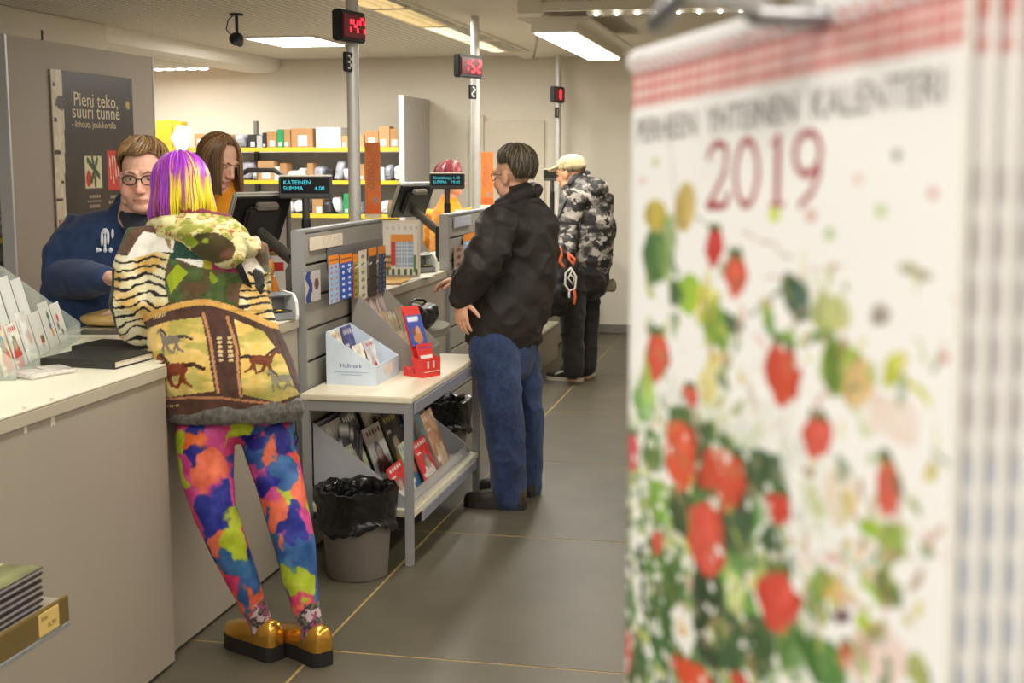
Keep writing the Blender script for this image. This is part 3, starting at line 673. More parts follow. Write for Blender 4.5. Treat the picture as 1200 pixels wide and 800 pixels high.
for z, w in ((.055, .075), (.043, .045)): MB().box(-w, w, -D_ - .0012, -D_ - .0002, z, z + .003).build('print_line', M('pale_ink', (160, 178, 206), .6), lb)
MB().box(W_ + .0002, W_ + .0012, -.05, .06, .03, .07).build('front_sticker', M('sticker', (226, 214, 206), .5, var=.1, scale=50), lb)
for k, (dx, dy, h, pal) in enumerate(((-.04, -.08, .225, [(220, 214, 200), (190, 150, 110), (96, 104, 150), (230, 190, 60)]), (-.04, .07, .225, [(90, 90, 150), (206, 200, 196), (196, 120, 80), (60, 60, 110)]), (.045, -.08, .165, [(226, 220, 200), (210, 180, 120), (190, 110, 60), (220, 226, 206)]), (.045, .07, .165, [(232, 232, 232), (196, 40, 40), (216, 216, 220), (220, 220, 224)]))):
    card('greeting_card', ['greeting card with yellow and blue figures in the rear pocket of pale blue box', 'greeting card with dark blue picture in the rear pocket of pale blue box', 'cream greeting card with orange figure in the front pocket of pale blue box', 'white greeting card with red figure in the front pocket of pale blue box'][k], 'card', (-1.80 + dx, 5.46 + dy, .7045), .125, h, photo_fn(k + 3, pal), 0, .28)
# grey bin of plastic-wrapped packets
gb = thing('packet_bin', 'grey slanted bin filled with small plastic-wrapped packets', 'box', (-1.78, 5.90, .70))
gm = M('grey_bin_card', (150, 144, 136), .6, var=.04); W_, D_ = .155, .19
side = [(-W_, 0), (W_, 0), (W_, .075), (-W_ + .03, .345), (-W_, .345)]
for sy in (-1, 1): MB().prism(side, .005, (V3(0, sy * D_ - (0 if sy < 0 else .005), 0), V3(1, 0, 0), V3(0, 0, 1), V3(0, 1, 0))).build('side_wall', gm, gb)
MB().box(-W_, -W_ + .005, -D_ + .005, D_ - .005, 0, .345).build('back_wall', gm, gb); MB().box(W_ - .005, W_, -D_ + .005, D_ - .005, 0, .075).build('front_wall', gm, gb); MB().box(-W_ + .005, W_ - .005, -D_ + .005, D_ - .005, 0, .005).build('base', gm, gb)
for k, (x, z) in enumerate(((-.06, .20), (.04, .11))): MB().box(x, x + .004, -D_ + .005, D_ - .005, .005, z).build('tier_wall', gm, gb)
k = 0
for ti, (dx, hz, lab) in enumerate(((-.045, .345, 'pinkish packet in clear wrap in the rear tier of grey bin'), (.04, .265, 'beige packet in clear wrap in the middle tier of grey bin'), (.105, .175, 'beige packet in clear wrap in the front tier of grey bin'))):
    for q in range(4):
        pal = [[(200, 176, 172), (150, 100, 100), (222, 206, 200), (170, 150, 150)], [(176, 158, 130), (206, 190, 164), (120, 104, 84), (190, 170, 140)]][min(ti, 1)]
        card('wrapped_packet', lab, 'packet', (-1.78 + dx + .012 * (q % 2), 5.90 - .133 + q * .088, .7055), .085, hz - .01 * (q % 3), photo_fn(40 + k, pal), random.uniform(-.15, .15), .30, 'packets in the grey bin', thick=.012, nx=10, ny=12); k += 1
# red leaflet stand
rs = thing('leaflet_stand', 'small red acrylic leaflet stand on the table edge', 'stand', (-1.565, 5.60, .70), R(-28))
redm = M('red_acrylic', (214, 44, 36), .25, var=.03, coat=.5)
MB().prism([(-.075, 0), (.045, 0), (.045, .012), (-.03, .012), (-.05, .035), (-.075, .04)], .11, (V3(0, -.055, 0), V3(1, 0, 0), V3(0, 0, 1), V3(0, 1, 0))).build('foot', redm, rs)
for sy in (-1, 1): MB().prism([(.0, .012), (.045, .012), (.045, .085), (-.03, .085)], .003, (V3(0, sy * .055 - (0 if sy < 0 else .003), 0), V3(1, 0, 0), V3(0, 0, 1), V3(0, 1, 0))).build('cheek', redm, rs)
MB().box(.042, .045, -.052, .052, .012, .085).build('pocket_front', redm, rs)
MB().box(.0452, .0460, -.05, .05, .022, .026).box(.0452, .046, -.03, -.018, .04, .07).box(.0452, .046, .005, .017, .04, .07).build('pocket_print', M('pale_print', (226, 190, 184), .6), rs)
MB().prism([(-.004, .0), (.0, 0), (-.10, .29), (-.104, .29)], .106, (V3(.012, -.053, .012), V3(1, 0, 0), V3(0, 0, 1), V3(0, 1, 0))).build('back_plate', redm, rs)
def red_leaf(X, Y):
    g = np.tile(V3(52, 74, 160), (len(X), 1)); g[Y < .12] = (214, 50, 44); m = (np.abs(Y - .2) < .03) & (np.abs(X - .45) < .36); g[m] = (222, 226, 236); m = (np.abs(Y - .28) < .02) & (np.abs(X - .4) < .3); g[m] = (214, 220, 236)
    g[inell(X, Y, .5, .72, .3, .2) < 1] = (186, 120, 66); g[inell(X, Y, .6, .55, .14, .1) < 1] = (206, 150, 100); g[inell(X, Y, .3, .6, .1, .12) < 1] = (120, 70, 44); return g
A = rotz(R(-28)); 
card('leaflet', 'blue and red leaflet with brown figures standing high in the red stand', 'leaflet', tuple(V3(-1.565, 5.60, .70) + A @ V3(-.022, 0, .13)), .098, .16, red_leaf, R(-28), .34)
def red_leaf2(X, Y):
    g = np.tile(V3(208, 44, 40), (len(X), 1)); g[(np.abs(Y - .14) < .03) & (np.abs(X - .5) < .35)] = (60, 60, 140); g[(Y > .4) & (np.abs(X - .5) < .4)] = (234, 226, 220); return g
card('leaflet', 'red leaflet with white panel in the front pocket of red stand', 'leaflet', tuple(V3(-1.565, 5.60, .70) + A @ V3(.036, 0, .014)), .092, .135, red_leaf2, R(-28), .3)

# magazine rack on the low shelf
mr = thing('magazine_rack', 'grey stepped magazine rack standing on the low shelf', 'rack', (-1.71, 5.665, .225))
rgm = M('rack_grey', (176, 176, 180), .5, var=.03); W_, D_ = .205, .53
side = [(-W_, 0), (W_, 0), (W_, .03), (-W_ + .03, .32), (-W_, .34)]
for sy in (-1, 1): MB().prism(side, .006, (V3(0, sy * D_ - (0 if sy < 0 else .006), 0), V3(1, 0, 0), V3(0, 0, 1), V3(0, 1, 0))).build('side_wall', rgm, mr)
MB().box(-W_, -W_ + .006, -D_ + .006, D_ - .006, 0, .33).build('back_wall', rgm, mr); MB().box(-W_ + .006, W_, -D_ + .006, D_ - .006, 0, .006).build('base', rgm, mr)
for k, (x, z0, z1) in enumerate(((-.09, .006, .16), (.04, .006, .09), (.195, .006, .05))): MB().box(x, x + .005, -D_ + .006, D_ - .006, z0, z1).build('tier_wall', M('clear_acrylic', (226, 226, 224), .15, alpha=.45) if k == 2 else rgm, mr)
pals = [[(210, 206, 200), (120, 60, 60), (180, 180, 190), (90, 100, 120)], [(70, 70, 76), (150, 140, 130), (200, 196, 190), (110, 96, 90)], [(190, 200, 170), (60, 110, 150), (220, 214, 200), (150, 60, 60)], [(150, 186, 196), (96, 160, 176), (190, 206, 206), (120, 170, 180)], [(206, 200, 190), (170, 120, 90), (214, 190, 160), (120, 90, 80)], [(222, 60, 60), (226, 216, 210), (196, 40, 40), (120, 120, 120)], [(206, 160, 120), (226, 196, 170), (150, 110, 84), (190, 140, 110)], [(60, 52, 44), (200, 170, 60), (90, 80, 70), (160, 150, 140)]]
mags = [(-.085, -.42, .34, 0, 'magazine with white and dark red cover, at the bin end of the rear tier'), (-.085, -.20, .35, 1, 'dark grey magazine in the rear tier of magazine rack'), (-.08, .05, .36, 4, 'brownish magazine in the rear tier of magazine rack'), (-.08, .30, .37, 1, 'grey fashion magazine tallest in the rear tier'),
        (-.02, -.42, .25, 2, 'greenish magazine in the middle tier of magazine rack'), (-.02, -.16, .27, 0, 'white covered magazine in the middle tier'), (-.02, .10, .28, 7, 'black and yellow magazine in the middle tier'), (-.0, .36, .33, 3, 'light blue magazine standing tall in the middle tier'),
        (.13, -.42, .16, 5, 'red magazine at the bin end of the front tier'), (.12, -.18, .21, 2, 'greenish blue magazine in the front tier'), (.14, -.05, .19, 5, 'red and white magazine leaning in the front tier'), (.13, .22, .27, 6, 'magazine with warm portrait cover in the front tier')]
for k, (dx, dy, h, p, lab) in enumerate(mags): card('magazine', lab, 'magazine', (-1.71 + dx + .035, 5.665 + dy, .2315), .21, h, photo_fn(70 + k, pals[p]), random.uniform(-.06, .06), .36, 'magazines in the low rack', thick=.006, nx=18, ny=24)
# rolled magazines seen edge-on at the near end
for k in range(4): card('magazine', 'thin magazine seen edge-on at the bin end of the rack', 'magazine', (-1.80 - .0 + .012 * k, 5.165 + .02 * k, .2315), .05, .33 - .02 * k, photo_fn(90 + k, pals[1]), R(-80), .18, 'magazines seen edge-on', thick=.004, nx=6, ny=10)

# waste bins with liners
def waste_bin(x, y, r, h, label):
    t = thing('waste_bin', label, 'bin', (x, y, 0))
    MB().lathe([(.001, .002), (r * .80, .002), (r * .82, .006), (r * .97, h - .02), (r, h - .012), (r, h), (r * .95, h), (r * .93, h - .03), (r * .79, .012), (.001, .012)], seg=48).build('bucket', M('grey_bin_plastic', (124, 116, 110), .5, var=.04), t, smooth=40)
    seg, rows = 96, 34; v = []; f = []
    for i in range(rows + 1):
        q = i / rows
        for j in range(seg):
            th = 2 * math.pi * j / seg
            n = math.sin(th * 5 + 2 * math.sin(th * 2)) * .5 + math.sin(th * 13 + i * .3) * .3 + math.sin(th * 23 - i * .5) * .2
            if q < .62:
                s = q / .62; z = h * .58 + (h * .46 + .0) * s - (1 - s) * .018 * math.sin(th * 3 + .6) ; rr = r * (.93 + .12 * s) + .012 + .006 * n * (1 - .3 * s) + .012 * math.exp(-((s - .08) / .1) ** 2)
            else:
                s = (q - .62) / .38; z = h * 1.04 - max(0, s - .12) * h * .85; rr = (r * 1.05 + .012) * (1 - s / .12) + r * .88 * (s / .12) if s < .12 else r * (.88 - .25 * (s - .12)) + .006 * n
            z += .006 * math.sin(th * 7 + i * .7) + .004 * math.sin(th * 17 + i)
            v.append((rr * math.cos(th), rr * math.sin(th), z))
    for i in range(rows):
        for j in range(seg): f.append((i * seg + j, i * seg + (j + 1) % seg, (i + 1) * seg + (j + 1) % seg, (i + 1) * seg + j))
    f.append(tuple(rows * seg + j for j in range(seg)))
    MB().add(v, f).build('bin_liner', M('black_bin_liner', (16, 15, 15), .22, var=.2, scale=20, bump=.5, bscale=40, spec=.6, dist=.01), t, smooth=True)
waste_bin(-1.665, 4.935, .148, .345, 'grey waste bin with shiny black liner at the table end beside the rainbow leggings')
waste_bin(-1.78, 6.72, .14, .38, 'waste bin with black liner half hidden behind the table')

# ================================================================= ON THE COUNTER
# acrylic holder of greeting cards
ah = thing('card_holder', 'clear acrylic tiered holder full of small cards on the worktop', 'card holder', (-2.53, 3.88, ZC), R(18))
acr = M('acrylic', (226, 236, 226), .08, alpha=.28, spec=.6); W_, D_ = .17, .46
side = [(-W_, 0), (W_, 0), (W_, .06), (-W_ + .02, .31), (-W_, .31)]
for sy in (-1, 1): MB().prism(side, .004, (V3(0, sy * D_ - (0 if sy < 0 else .004), 0), V3(1, 0, 0), V3(0, 0, 1), V3(0, 1, 0))).build('side_wall', acr, ah)
for k, (x, z) in enumerate(((-.17, .31), (-.06, .20), (.05, .12), (.165, .06))): MB().box(x, x + .004, -D_ + .004, D_ - .004, .004, z).build('tier_wall', acr, ah)
MB().box(-W_, W_, -D_ + .004, D_ - .004, 0, .004).build('base', acr, ah)
A = rotz(R(18))
def cfn(seed):
    pal = [[(216, 206, 180), (196, 90, 60), (226, 180, 120), (90, 150, 160)], [(226, 224, 214), (196, 60, 50), (214, 214, 208), (80, 120, 80)], [(232, 230, 224), (226, 224, 216), (214, 214, 208), (206, 206, 200)], [(150, 186, 176), (210, 190, 120), (226, 220, 200), (190, 110, 70)]][seed % 4]
    return photo_fn(seed * 1.7 + 120, pal)
def white_card(X, Y): return np.tile(V3(236, 236, 230), (len(X), 1)) - (np.abs(X - .5) * 6)[:, None]
def small_print(seed):
    def fn(X, Y):
        g = np.tile(V3(228, 226, 216), (len(X), 1)); r = random.Random(seed)
        for _ in range(3):
            cx, cy = r.uniform(.2, .8), r.uniform(.3, .8); g[inell(X, Y, cx, cy, .12, .1) < 1] = [(196, 60, 50), (60, 120, 70), (120, 120, 130), (214, 170, 80)][r.randrange(4)]
        return g
    return fn
for k, (dx, h) in enumerate(((-.11, .36), (0.0, .25), (.105, .16))):
    for q in range(6):
        y = -.37 + q * .148
        P = V3(-2.53, 3.88, ZC + .006) + A @ V3(dx + .03, y, 0)
        white = (k == 0) or (k == 1 and q > 2)
        card('greeting_card', ['white card in the rear tier of acrylic holder', 'card in the middle tier of acrylic holder', 'small patterned card in the front tier of acrylic holder'][k], 'card', tuple(P), .125, h - .02 * (q % 2), white_card if white else (cfn(q + 6 * k) if q < 3 else small_print(q + k)), R(18), .25, ['white cards in the rear tier', 'cards in the middle tier', 'cards in the front tier'][k], thick=.003, nx=20, ny=20)
# notebooks and tablet frame
def notebook(x0, y0, w, d, z, th, yaw, label, cover=(42, 42, 38)):
    t = thing('notebook', label, 'notebook', (x0, y0, z), yaw); cm_ = M('notebook_cover', cover, .45, var=.08, scale=20)
    MB().rbox(-w / 2, w / 2, -d / 2, d / 2, 0, .004, r=.001).build('back_cover', cm_, t)
    MB().rbox(-w / 2, w / 2 - .004, -d / 2 + .004, d / 2 - .004, .0042, th - .0042, r=.0005).build('pages', M('book_pages', (226, 216, 200), .8, var=.05, scale=100), t)
    MB().rbox(-w / 2, w / 2, -d / 2, d / 2, th - .004, th, r=.001).build('front_cover', cm_, t)
    MB().rbox(-w / 2 - .003, w / 2, -d / 2 - .004, -d / 2, 0, th, r=.0015).build('spine', cm_, t)
notebook(-2.165, 3.875, .265, .23, ZC, .026, R(-4), 'black hardcover notebook lying flat at the edge of the worktop')
notebook(-2.24, 4.16, .26, .18, ZC, .020, R(-4), 'thinner black notebook behind the other one on the worktop')
t = thing('signature_pad', 'flat dark panel with a pale frame lying on the worktop', 'tablet', (-2.42, 4.50, ZC), R(14))
MB().rbox(-.17, .17, -.09, .09, 0, .012, r=.003).build('frame', cream_pl, t); MB().rbox(-.155, .155, -.075, .075, .0115, .0135, r=.001).build('screen', M('slate_screen', (74, 80, 84), .25), t)
for k, (px, py, dz) in enumerate(((30, 441, 0), (58, 436, .0))):
    P = onz(px, py, ZC)
    me = MB().rbox(-.06, .06, -.045, .045, 0, .014, r=.005).mesh('p'); co = verts_np(me); co[:, 2] += np.maximum(0, (fbm(co * 40 + k * 4, 2) - .4)) * .012 * (co[:, 2] > .005); set_verts(me, co)
    o = new_obj('plastic_packet', me, M('clear_packet', (214, 208, 200), .2, var=.25, scale=40, coat=.6)); o.location = (P[0] + .02, P[1], ZC); o.rotation_euler = (0, 0, R(-20 - 15 * k))
    tag(o, ['small plastic packet at the very edge of worktop before the card holder', 'small plastic packet between card holder and notebooks'][k], 'packet')
# padded brown envelope
me = MB().ell((0, 0, 0), (.24, .15, .024), seg=32, rings=14).mesh('envelope'); co = verts_np(me); d = V3(.24, .15, .024); q = np.abs(co / d) ** V3(.35, .35, .8); co = np.sign(co) * q * d; co += (fbm(co * 16, 2) - .5)[:, None] * V3(.01, .01, .022); co[:, 2] -= co[:, 2].min(); set_verts(me, co); me.polygons.foreach_set('use_smooth', [True] * len(me.polygons))
o = new_obj('padded_envelope', me, M('kraft_bubble', (206, 172, 104), .35, var=.12, scale=15, coat=.2)); o.location = (-2.48, 4.82, ZC); o.rotation_euler = (0, 0, R(10)); tag(o, 'crinkled kraft padded envelope lying before the clerk in navy fleece', 'envelope')
MB().box(-.06, .02, -.04, .03, .036, .046, rot=rotz(.2)).build('address_label', white_p, o)

# card terminal: grey shell with white arch
def terminal(x, y, rz, label):
    t = thing('card_terminal', label, 'terminal', (x, y, ZC), rz)
    wm = M('terminal_white', (232, 232, 228), .35); gm_ = M('terminal_grey', (132, 134, 138), .4, var=.04)
    prof = [(-.075, 0), (.075, 0), (.08, .02), (.075, .075), (.05, .105), (-.035, .112), (-.07, .095), (-.08, .04)]
    MB().prism(prof, .012, (V3(0, -.075, 0), V3(1, 0, 0), V3(0, 0, 1), V3(0, 1, 0))).prism(prof, .012, (V3(0, .063, 0), V3(1, 0, 0), V3(0, 0, 1), V3(0, 1, 0))).build('side_arch', wm, t)
    MB().prism([(-.07, .004), (.07, .004), (.072, .03), (-.01, .035), (-.02, .095), (-.035, .104), (-.064, .09), (-.072, .04)], .126, (V3(0, -.063, 0), V3(1, 0, 0), V3(0, 0, 1), V3(0, 1, 0))).build('body', gm_, t)
    MB().rbox(-.012, .066, -.055, .055, .033, .040, r=.003).build('tray', dkgrey, t)
    MB().prism([(.045, .1), (-.03, .108), (-.03, .1), (.04, .094)], .126, (V3(0, -.063, 0), V3(1, 0, 0), V3(0, 0, 1), V3(0, 1, 0))).build('hood', gm_, t)
    MB().ell((.055, .0, .041), (.008, .012, .003)).build('sticker', yellow_m, t)
terminal(-2.055, 5.075, R(-40), 'small grey and white card terminal beside the rainbow-haired customer')
terminal(-2.09, 7.38, R(-35), 'small grey and white card terminal beside the framed stamp board')

# customer price displays on posts
def price_display(p, base_y, lines, label, rz, w=.118, show=True):
    t = thing('price_display', label, 'display', (p[0], p[1], ZC), rz); z = p[2] - ZC
    MB().lathe([(.001, 0), (.05, 0), (.05, .01), (.024, .016), (.022, .018)]).cyl((0, 0, .01), (0, 0, z * .72), .021).build('post', blk, t, smooth=40)
    MB().cyl((0, 0, z * .70), (0, 0, z - .04), .017).build('upper_post', dkgrey, t, smooth=40)
    b = MB().rbox(-w, w, -.022, .03, z - .05, z + .05, r=.006).build('display_head', dkgrey, t)
    MB().rbox(-w, w, -.024, .03, z + .046, z + .054, r=.002).build('top_cap', cream_pl, b)
    MB().rbox(-w + .01, w - .01, -.025, -.021, z - .028, z + .042, r=.002).build('window', M('display_glass', (20, 22, 24), .15), b)
    for k, (l, r_) in enumerate(lines):
        zz = z + .012 - .026 * k
        text('lettering', l, .026, vfd, b, V3(-w + .022, -.0252, zz), (1, 0, 0), (0, 0, 1), off=.0004)
        if r_: text('lettering', r_, .026, vfd, b, V3(w - .03, -.0252, zz), (1, 0, 0), (0, 0, 1), off=.0004, align='RIGHT')
price_display(W(358, 219, 6.0), 0, [('KATEINEN', ''), ('SUMMA', '4.00')], 'dark customer display with cyan text on a post beside the first slatted panel', R(14))
price_display(W(524, 212, 8.5), 0, [('Kirjelahetys', '1.40'), ('SUMMA', '19.40')], 'dark customer display with cyan text beside the red-haired clerk in orange', R(12), w=.112)
price_display(W(647, 205, 11.6), 0, [], 'small blank dark display on a post before the person in camouflage', R(-30), w=.085)

# point-of-sale monitors seen from behind
def monitor(c, yaw, tilt, pole_p, label):
    t = thing('pos_monitor', label, 'monitor', (pole_p[0], pole_p[1], ZC)); o = V3(*t.location)
    A = rotz(yaw) @ rotx(tilt); c = np.asarray(c, float) - o
    def tr(mb): mb.v = [v @ A.T + c for v in mb.v]; return mb
    w, h = .15, .128
    cas = tr(MB().rbox(-w, w, -.012, .016, -h, h, r=.008)).build('bezel', M('monitor_bezel', (176, 172, 160), .4), t)
    tr(MB().prism([(-w + .012, -h + .012), (w - .012, -h + .012), (w - .012, h - .012), (-w + .012, h - .012)], -.014, (V3(0, -.011, 0), V3(1, 0, 0), V3(0, 0, 1), V3(0, 1, 0)))).build('back_shell', blk, t)
    tr(MB().rbox(-.09, .09, -.055, -.024, -.085, .075, r=.012)).build('back_bulge', M('monitor_back', (48, 45, 42), .5), t)
    tr(MB().rbox(-.05, .06, -.062, -.03, .068, .10, r=.006)).build('handle', M('monitor_handle', (120, 114, 104), .4), t)
    tr(MB().rbox(-w + .01, w - .01, .0155, .018, -h + .01, h - .01, r=.001)).build('screen', M('screen_glass', (90, 110, 130), .2, emit=.3), t)
    a = A @ V3(0, -.055, -.05) + c; q = V3(0, 0, a[2] - .12); m = a * .55 + q * .45 + V3(0, 0, .0)
    MB().tube([a, m, q], [(.03, .02)] * 3, 10, ref=V3(0, 0, 1)).build('arm', M('arm_grey', (74, 70, 64), .4), t, smooth=40)
    MB().cyl((0, 0, 0), (0, 0, q[2] + .03), .022).lathe([(.001, 0), (.06, 0), (.06, .01), (.022, .014)]).build('post', blk, t, smooth=40)
monitor(W(301, 254, 6.05), R(54), R(30), (-2.17, 5.62, 0), 'dark point-of-sale monitor on an arm before the clerk with long hair')
monitor(W(482, 234, 8.7), R(56), R(28), (-2.19, 8.2, 0), 'dark point-of-sale monitor on an arm before the red-haired clerk')

# orange banners on stands
def banner_fn(seed):
    def fn(X, Y):
        g = np.tile(V3(222, 122, 62), (len(X), 1)); g += (fbm(np.c_[X * 4, Y * 14, X * 0 + seed], 2) - .5)[:, None] * 24
        g[np.abs(X - .5) > .46] = (230, 150, 96)
        for k in range(4):
            cy = .3 + .1 * k; g[(np.abs(inell(X, Y, .42, cy, .22, .04) - .8) < .35)] = (176, 110, 74)
        g[inell(X, Y, .35, .76, .2, .06) < 1] = (236, 130, 40); g[inell(X, Y, .62, .8, .16, .05) < 1] = (170, 140, 140); g[Y > .88] = (228, 104, 44)
        return g
    return fn
def banner(px, py, d, h, w, rz, label):
    p = W(px, py, d); t = thing('banner_stand', label, 'banner', (p[0], p[1], ZC), rz); z = p[2] - ZC
    printed('banner', w, h, 14, 60, banner_fn(px), mv_paper, t, V3(-w / 2, -.012, z + h / 2), (1, 0, 0), (0, 0, 1), thick=.004)
    MB().rbox(-w / 2 - .006, w / 2 + .006, -.016, .016, z - h / 2 - .02, z - h / 2, r=.005).build('bottom_rail', cream_pl, t)
    MB().cyl((0, 0, .005), (0, 0, z - h / 2 - .01), .008, seg=10).lathe([(.001, 0), (.05, 0), (.05, .008), (.001, .01)], seg=24).build('stand', steel, t)
banner(437, 209, 7.55, .40, .088, R(16), 'narrow orange banner on a small stand behind the steel pole')
banner(571, 209, 9.7, .38, .092, R(10), 'narrow orange banner on a small stand behind the head of person in black jacket')

# framed stamp board
p = onz(473, 314, ZC); t = thing('stamp_board', 'white framed board of stamps standing on the worktop', 'display board', (-2.10, 7.02, ZC), R(14))
def board_fn(X, Y):
    g = np.tile(V3(232, 228, 216), (len(X), 1))
    g[(Y < .16) & (np.sin(X * 40) > .2) & (np.abs(Y - .1) < .03)] = (206, 200, 190)
    m = (X > .3) & (X < .88) & (Y > .22) & (Y < .36); g[m] = (236, 150, 40)
    m = (X > .42) & (X < .88) & (Y >= .36) & (Y < .86); g[m] = (150, 176, 206); g[m & (((X * 14) % 1 < .2) | ((Y * 14) % 1 < .2))] = (220, 226, 232)
    m = (X > .3) & (X < .42) & (Y >= .36) & (Y < .82); g[m] = (206, 52, 46)
    m = (X > .08) & (X < .28) & (Y > .62) & (Y < .9); g[m] = (200, 160, 90); g[m & (np.sin(Y * 60) > .3)] = (90, 100, 70)
    m = (X > .88) & (X < .97) & (Y > .62) & (Y < .95); g[m] = (110, 130, 70); m = (Y > .88) & (np.sin(X * 40) > 0); g[m] = (70, 96, 60)
    return g
printed('stamp_print', .205, .285, 40, 56, board_fn, mv_paper, t, V3(-.1025, -.012, .30), (1, 0, 0), (0, .16, 1), thick=.006)
fr = M('board_frame', (226, 214, 186), .5)
MB().prism([(-.115, 0), (.115, 0), (.115, .31), (-.115, .31)], .008, (V3(0, -.002, 0), V3(1, 0, 0), V3(0, .16, 1), V3(0, 1, 0))).build('frame', fr, t)
MB().rbox(-.05, .05, .06, .068, 0, .2, r=.002, rot=rotx(.25)).build('easel_leg', fr, t)
# envelopes
for k, (dx, dy, z, rz, c, lab) in enumerate(((-.02, 6.72, 0, .3, 'kraft_a', 'brown envelope at the bottom of the pile before the stamp board'), (0.0, 6.76, .005, .1, 'kraft_b', 'yellowish envelope on top of the brown envelope'), (.03, 6.98, 0, -.2, 'white_env', 'white letter lying under the fingers of the person in black jacket'))):
    o = MB().rbox(-.115, .115, -.16, .16, 0, .0045, r=.0015).build('envelope', M(c, [(170, 122, 74), (206, 164, 84), (228, 222, 212)][k], .6, var=.05)); o.location = (-2.10 + dx, dy, ZC + z); o.rotation_euler = (0, 0, rz); tag(o, lab, 'envelope')
    MB().prism([(-.113, .158), (.113, .158), (0, .03)], .0006, (V3(0, 0, .0046), V3(1, 0, 0), V3(0, 1, 0), V3(0, 0, 1))).build('flap', M(c), o)
# clerk-side odds and ends
p = W(316, 322, 5.75); t = thing('hand_stamp', 'turned wooden hand stamp standing on its base behind the terminal', 'stamp', (p[0], p[1], ZC))
MB().lathe([(.001, .22), (.014, .215), (.02, .195), (.021, .17), (.014, .145), (.011, .12), (.016, .06), (.022, .03), (.022, .014)], seg=20).build('handle', M('turned_wood', (206, 140, 62), .4, var=.1, scale=10), t, smooth=True); MB().rbox(-.03, .03, -.02, .02, 0, .016, r=.003).build('base', blk, t)
p = W(322, 330, 5.85); t = thing('tape_dispenser', 'orange tape dispenser behind the card terminal', 'dispenser', (p[0] - .06, p[1] + .06, ZC), R(10))
MB().prism([(-.10, 0), (.10, 0), (.10, .05), (.05, .06), (.03, .13), (-.06, .14), (-.10, .08)], .06, (V3(0, -.03, 0), V3(1, 0, 0), V3(0, 0, 1), V3(0, 1, 0))).build('body', M('orange_plastic', (236, 138, 40), .4), t); MB().cyl((-.02, -.034, .09), (-.02, .034, .09), .045).build('tape_roll', cream_pl, t, smooth=40)
p = W(347, 330, 5.9); t = thing('desk_organiser', 'dark grey slanted box beside the orange tape dispenser', 'box', (p[0] + .0, p[1] + .05, ZC), R(12))
MB().prism([(-.055, 0), (.055, 0), (.055, .2), (-.02, .22), (-.055, .16)], .12, (V3(0, -.06, 0), V3(1, 0, 0), V3(0, 0, 1), V3(0, 1, 0))).build('body', M('organiser_grey', (92, 88, 82), .5), t)
MB().rbox(-.04, .04, -.04, .04, .19, .206, r=.003).build('lid', dkgrey, t)
p = W(341, 306, 6.3); t = thing('medicine_carton', 'small white and red carton on the clerk side of counter', 'carton', (-2.40, 6.0, ZC), R(20))
MB().rbox(-.075, .075, -.05, .05, 0, .19, r=.003).build('carton', white_p, t); MB().box(-.02, .03, -.0512, -.0498, .12, .16).box(-.05, -.03, -.0512, -.0498, .05, .18).build('red_print', M('red_ink', (206, 50, 44), .5), t)
o = MB().rbox(-.09, .09, -.016, .016, 0, .012, r=.004, rot=rotz(.4)).build('ruler', M('yellow_plastic', (200, 176, 50), .4)); o.location = (-2.40, 6.02, 1.191); tag(o, 'yellow ruler lying on top of the white and red carton', 'ruler')
o = MB().tube([(-.07, 0, .012), (.0, .01, .012), (.06, 0, .012)], [.009, .012, .008], 8).build('marker_pen', M('red_plastic', (196, 40, 36), .4), smooth=True); o.location = (-2.42, 6.0, 1.205); tag(o, 'red marker pen lying on the yellow ruler', 'pen')
t = thing('white_card_stand', 'small white card propped beside the dark monitor', 'sign', tuple(W(289, 312, 5.9)[:2]) + (ZC,), R(14)); MB().rbox(-.04, .04, -.004, .004, .0, .24, r=.002, rot=rotx(-.12)).build('card', cream_pl, t); MB().rbox(-.045, .045, -.03, .05, 0, .01, r=.002).build('foot', cream_pl, t)
# second bag shelf with black bag, at the counter front
t = thing('bag_shelf', 'grey rounded bag shelf on the counter front behind the table', 'shelf', (-1.955, 6.80, .72)); 
MB().prism([(-.015, -.28), (.10, -.30)] + [(.16 * math.cos(a_) * .9 + .03, .30 * math.sin(a_)) for a_ in np.linspace(-1.3, 1.3, 14)] + [(-.015, .28)], .04, (V3(0, 0, 0), V3(1, 0, 0), V3(0, 1, 0), V3(0, 0, 1))).build('board', M('shelf_board_grey', (140, 134, 122), .4), t)
MB().rbox(-.013, .012, -.06, .06, -.3, .0, r=.004).build('bracket', blk, t)
bg = thing('black_handbag', 'black soft handbag slumped on the grey bag shelf', 'bag', (-1.88, 6.66, .761), R(80))
me = fuse(MB().ell((0, 0, .06), (.15, .06, .06)).ell((-.08, 0, .09), (.05, .05, .05)).ell((.1, 0, .08), (.06, .05, .05)), .01, 3); wrinkle(me, .012, (14, 14, 14)); co = verts_np(me); co[:, 2] -= co[:, 2].min(); set_verts(me, co)
new_obj('bag_body', me, M('black_leather', (24, 23, 22), .4, var=.2, bump=.2), bg); MB().tube([(-.12, 0, .10), (-.08, .02, .15), (.0, .03, .16), (.08, .02, .15), (.12, 0, .10)], [.007] * 5, 8).build('handle', M('black_leather'), bg, smooth=True)

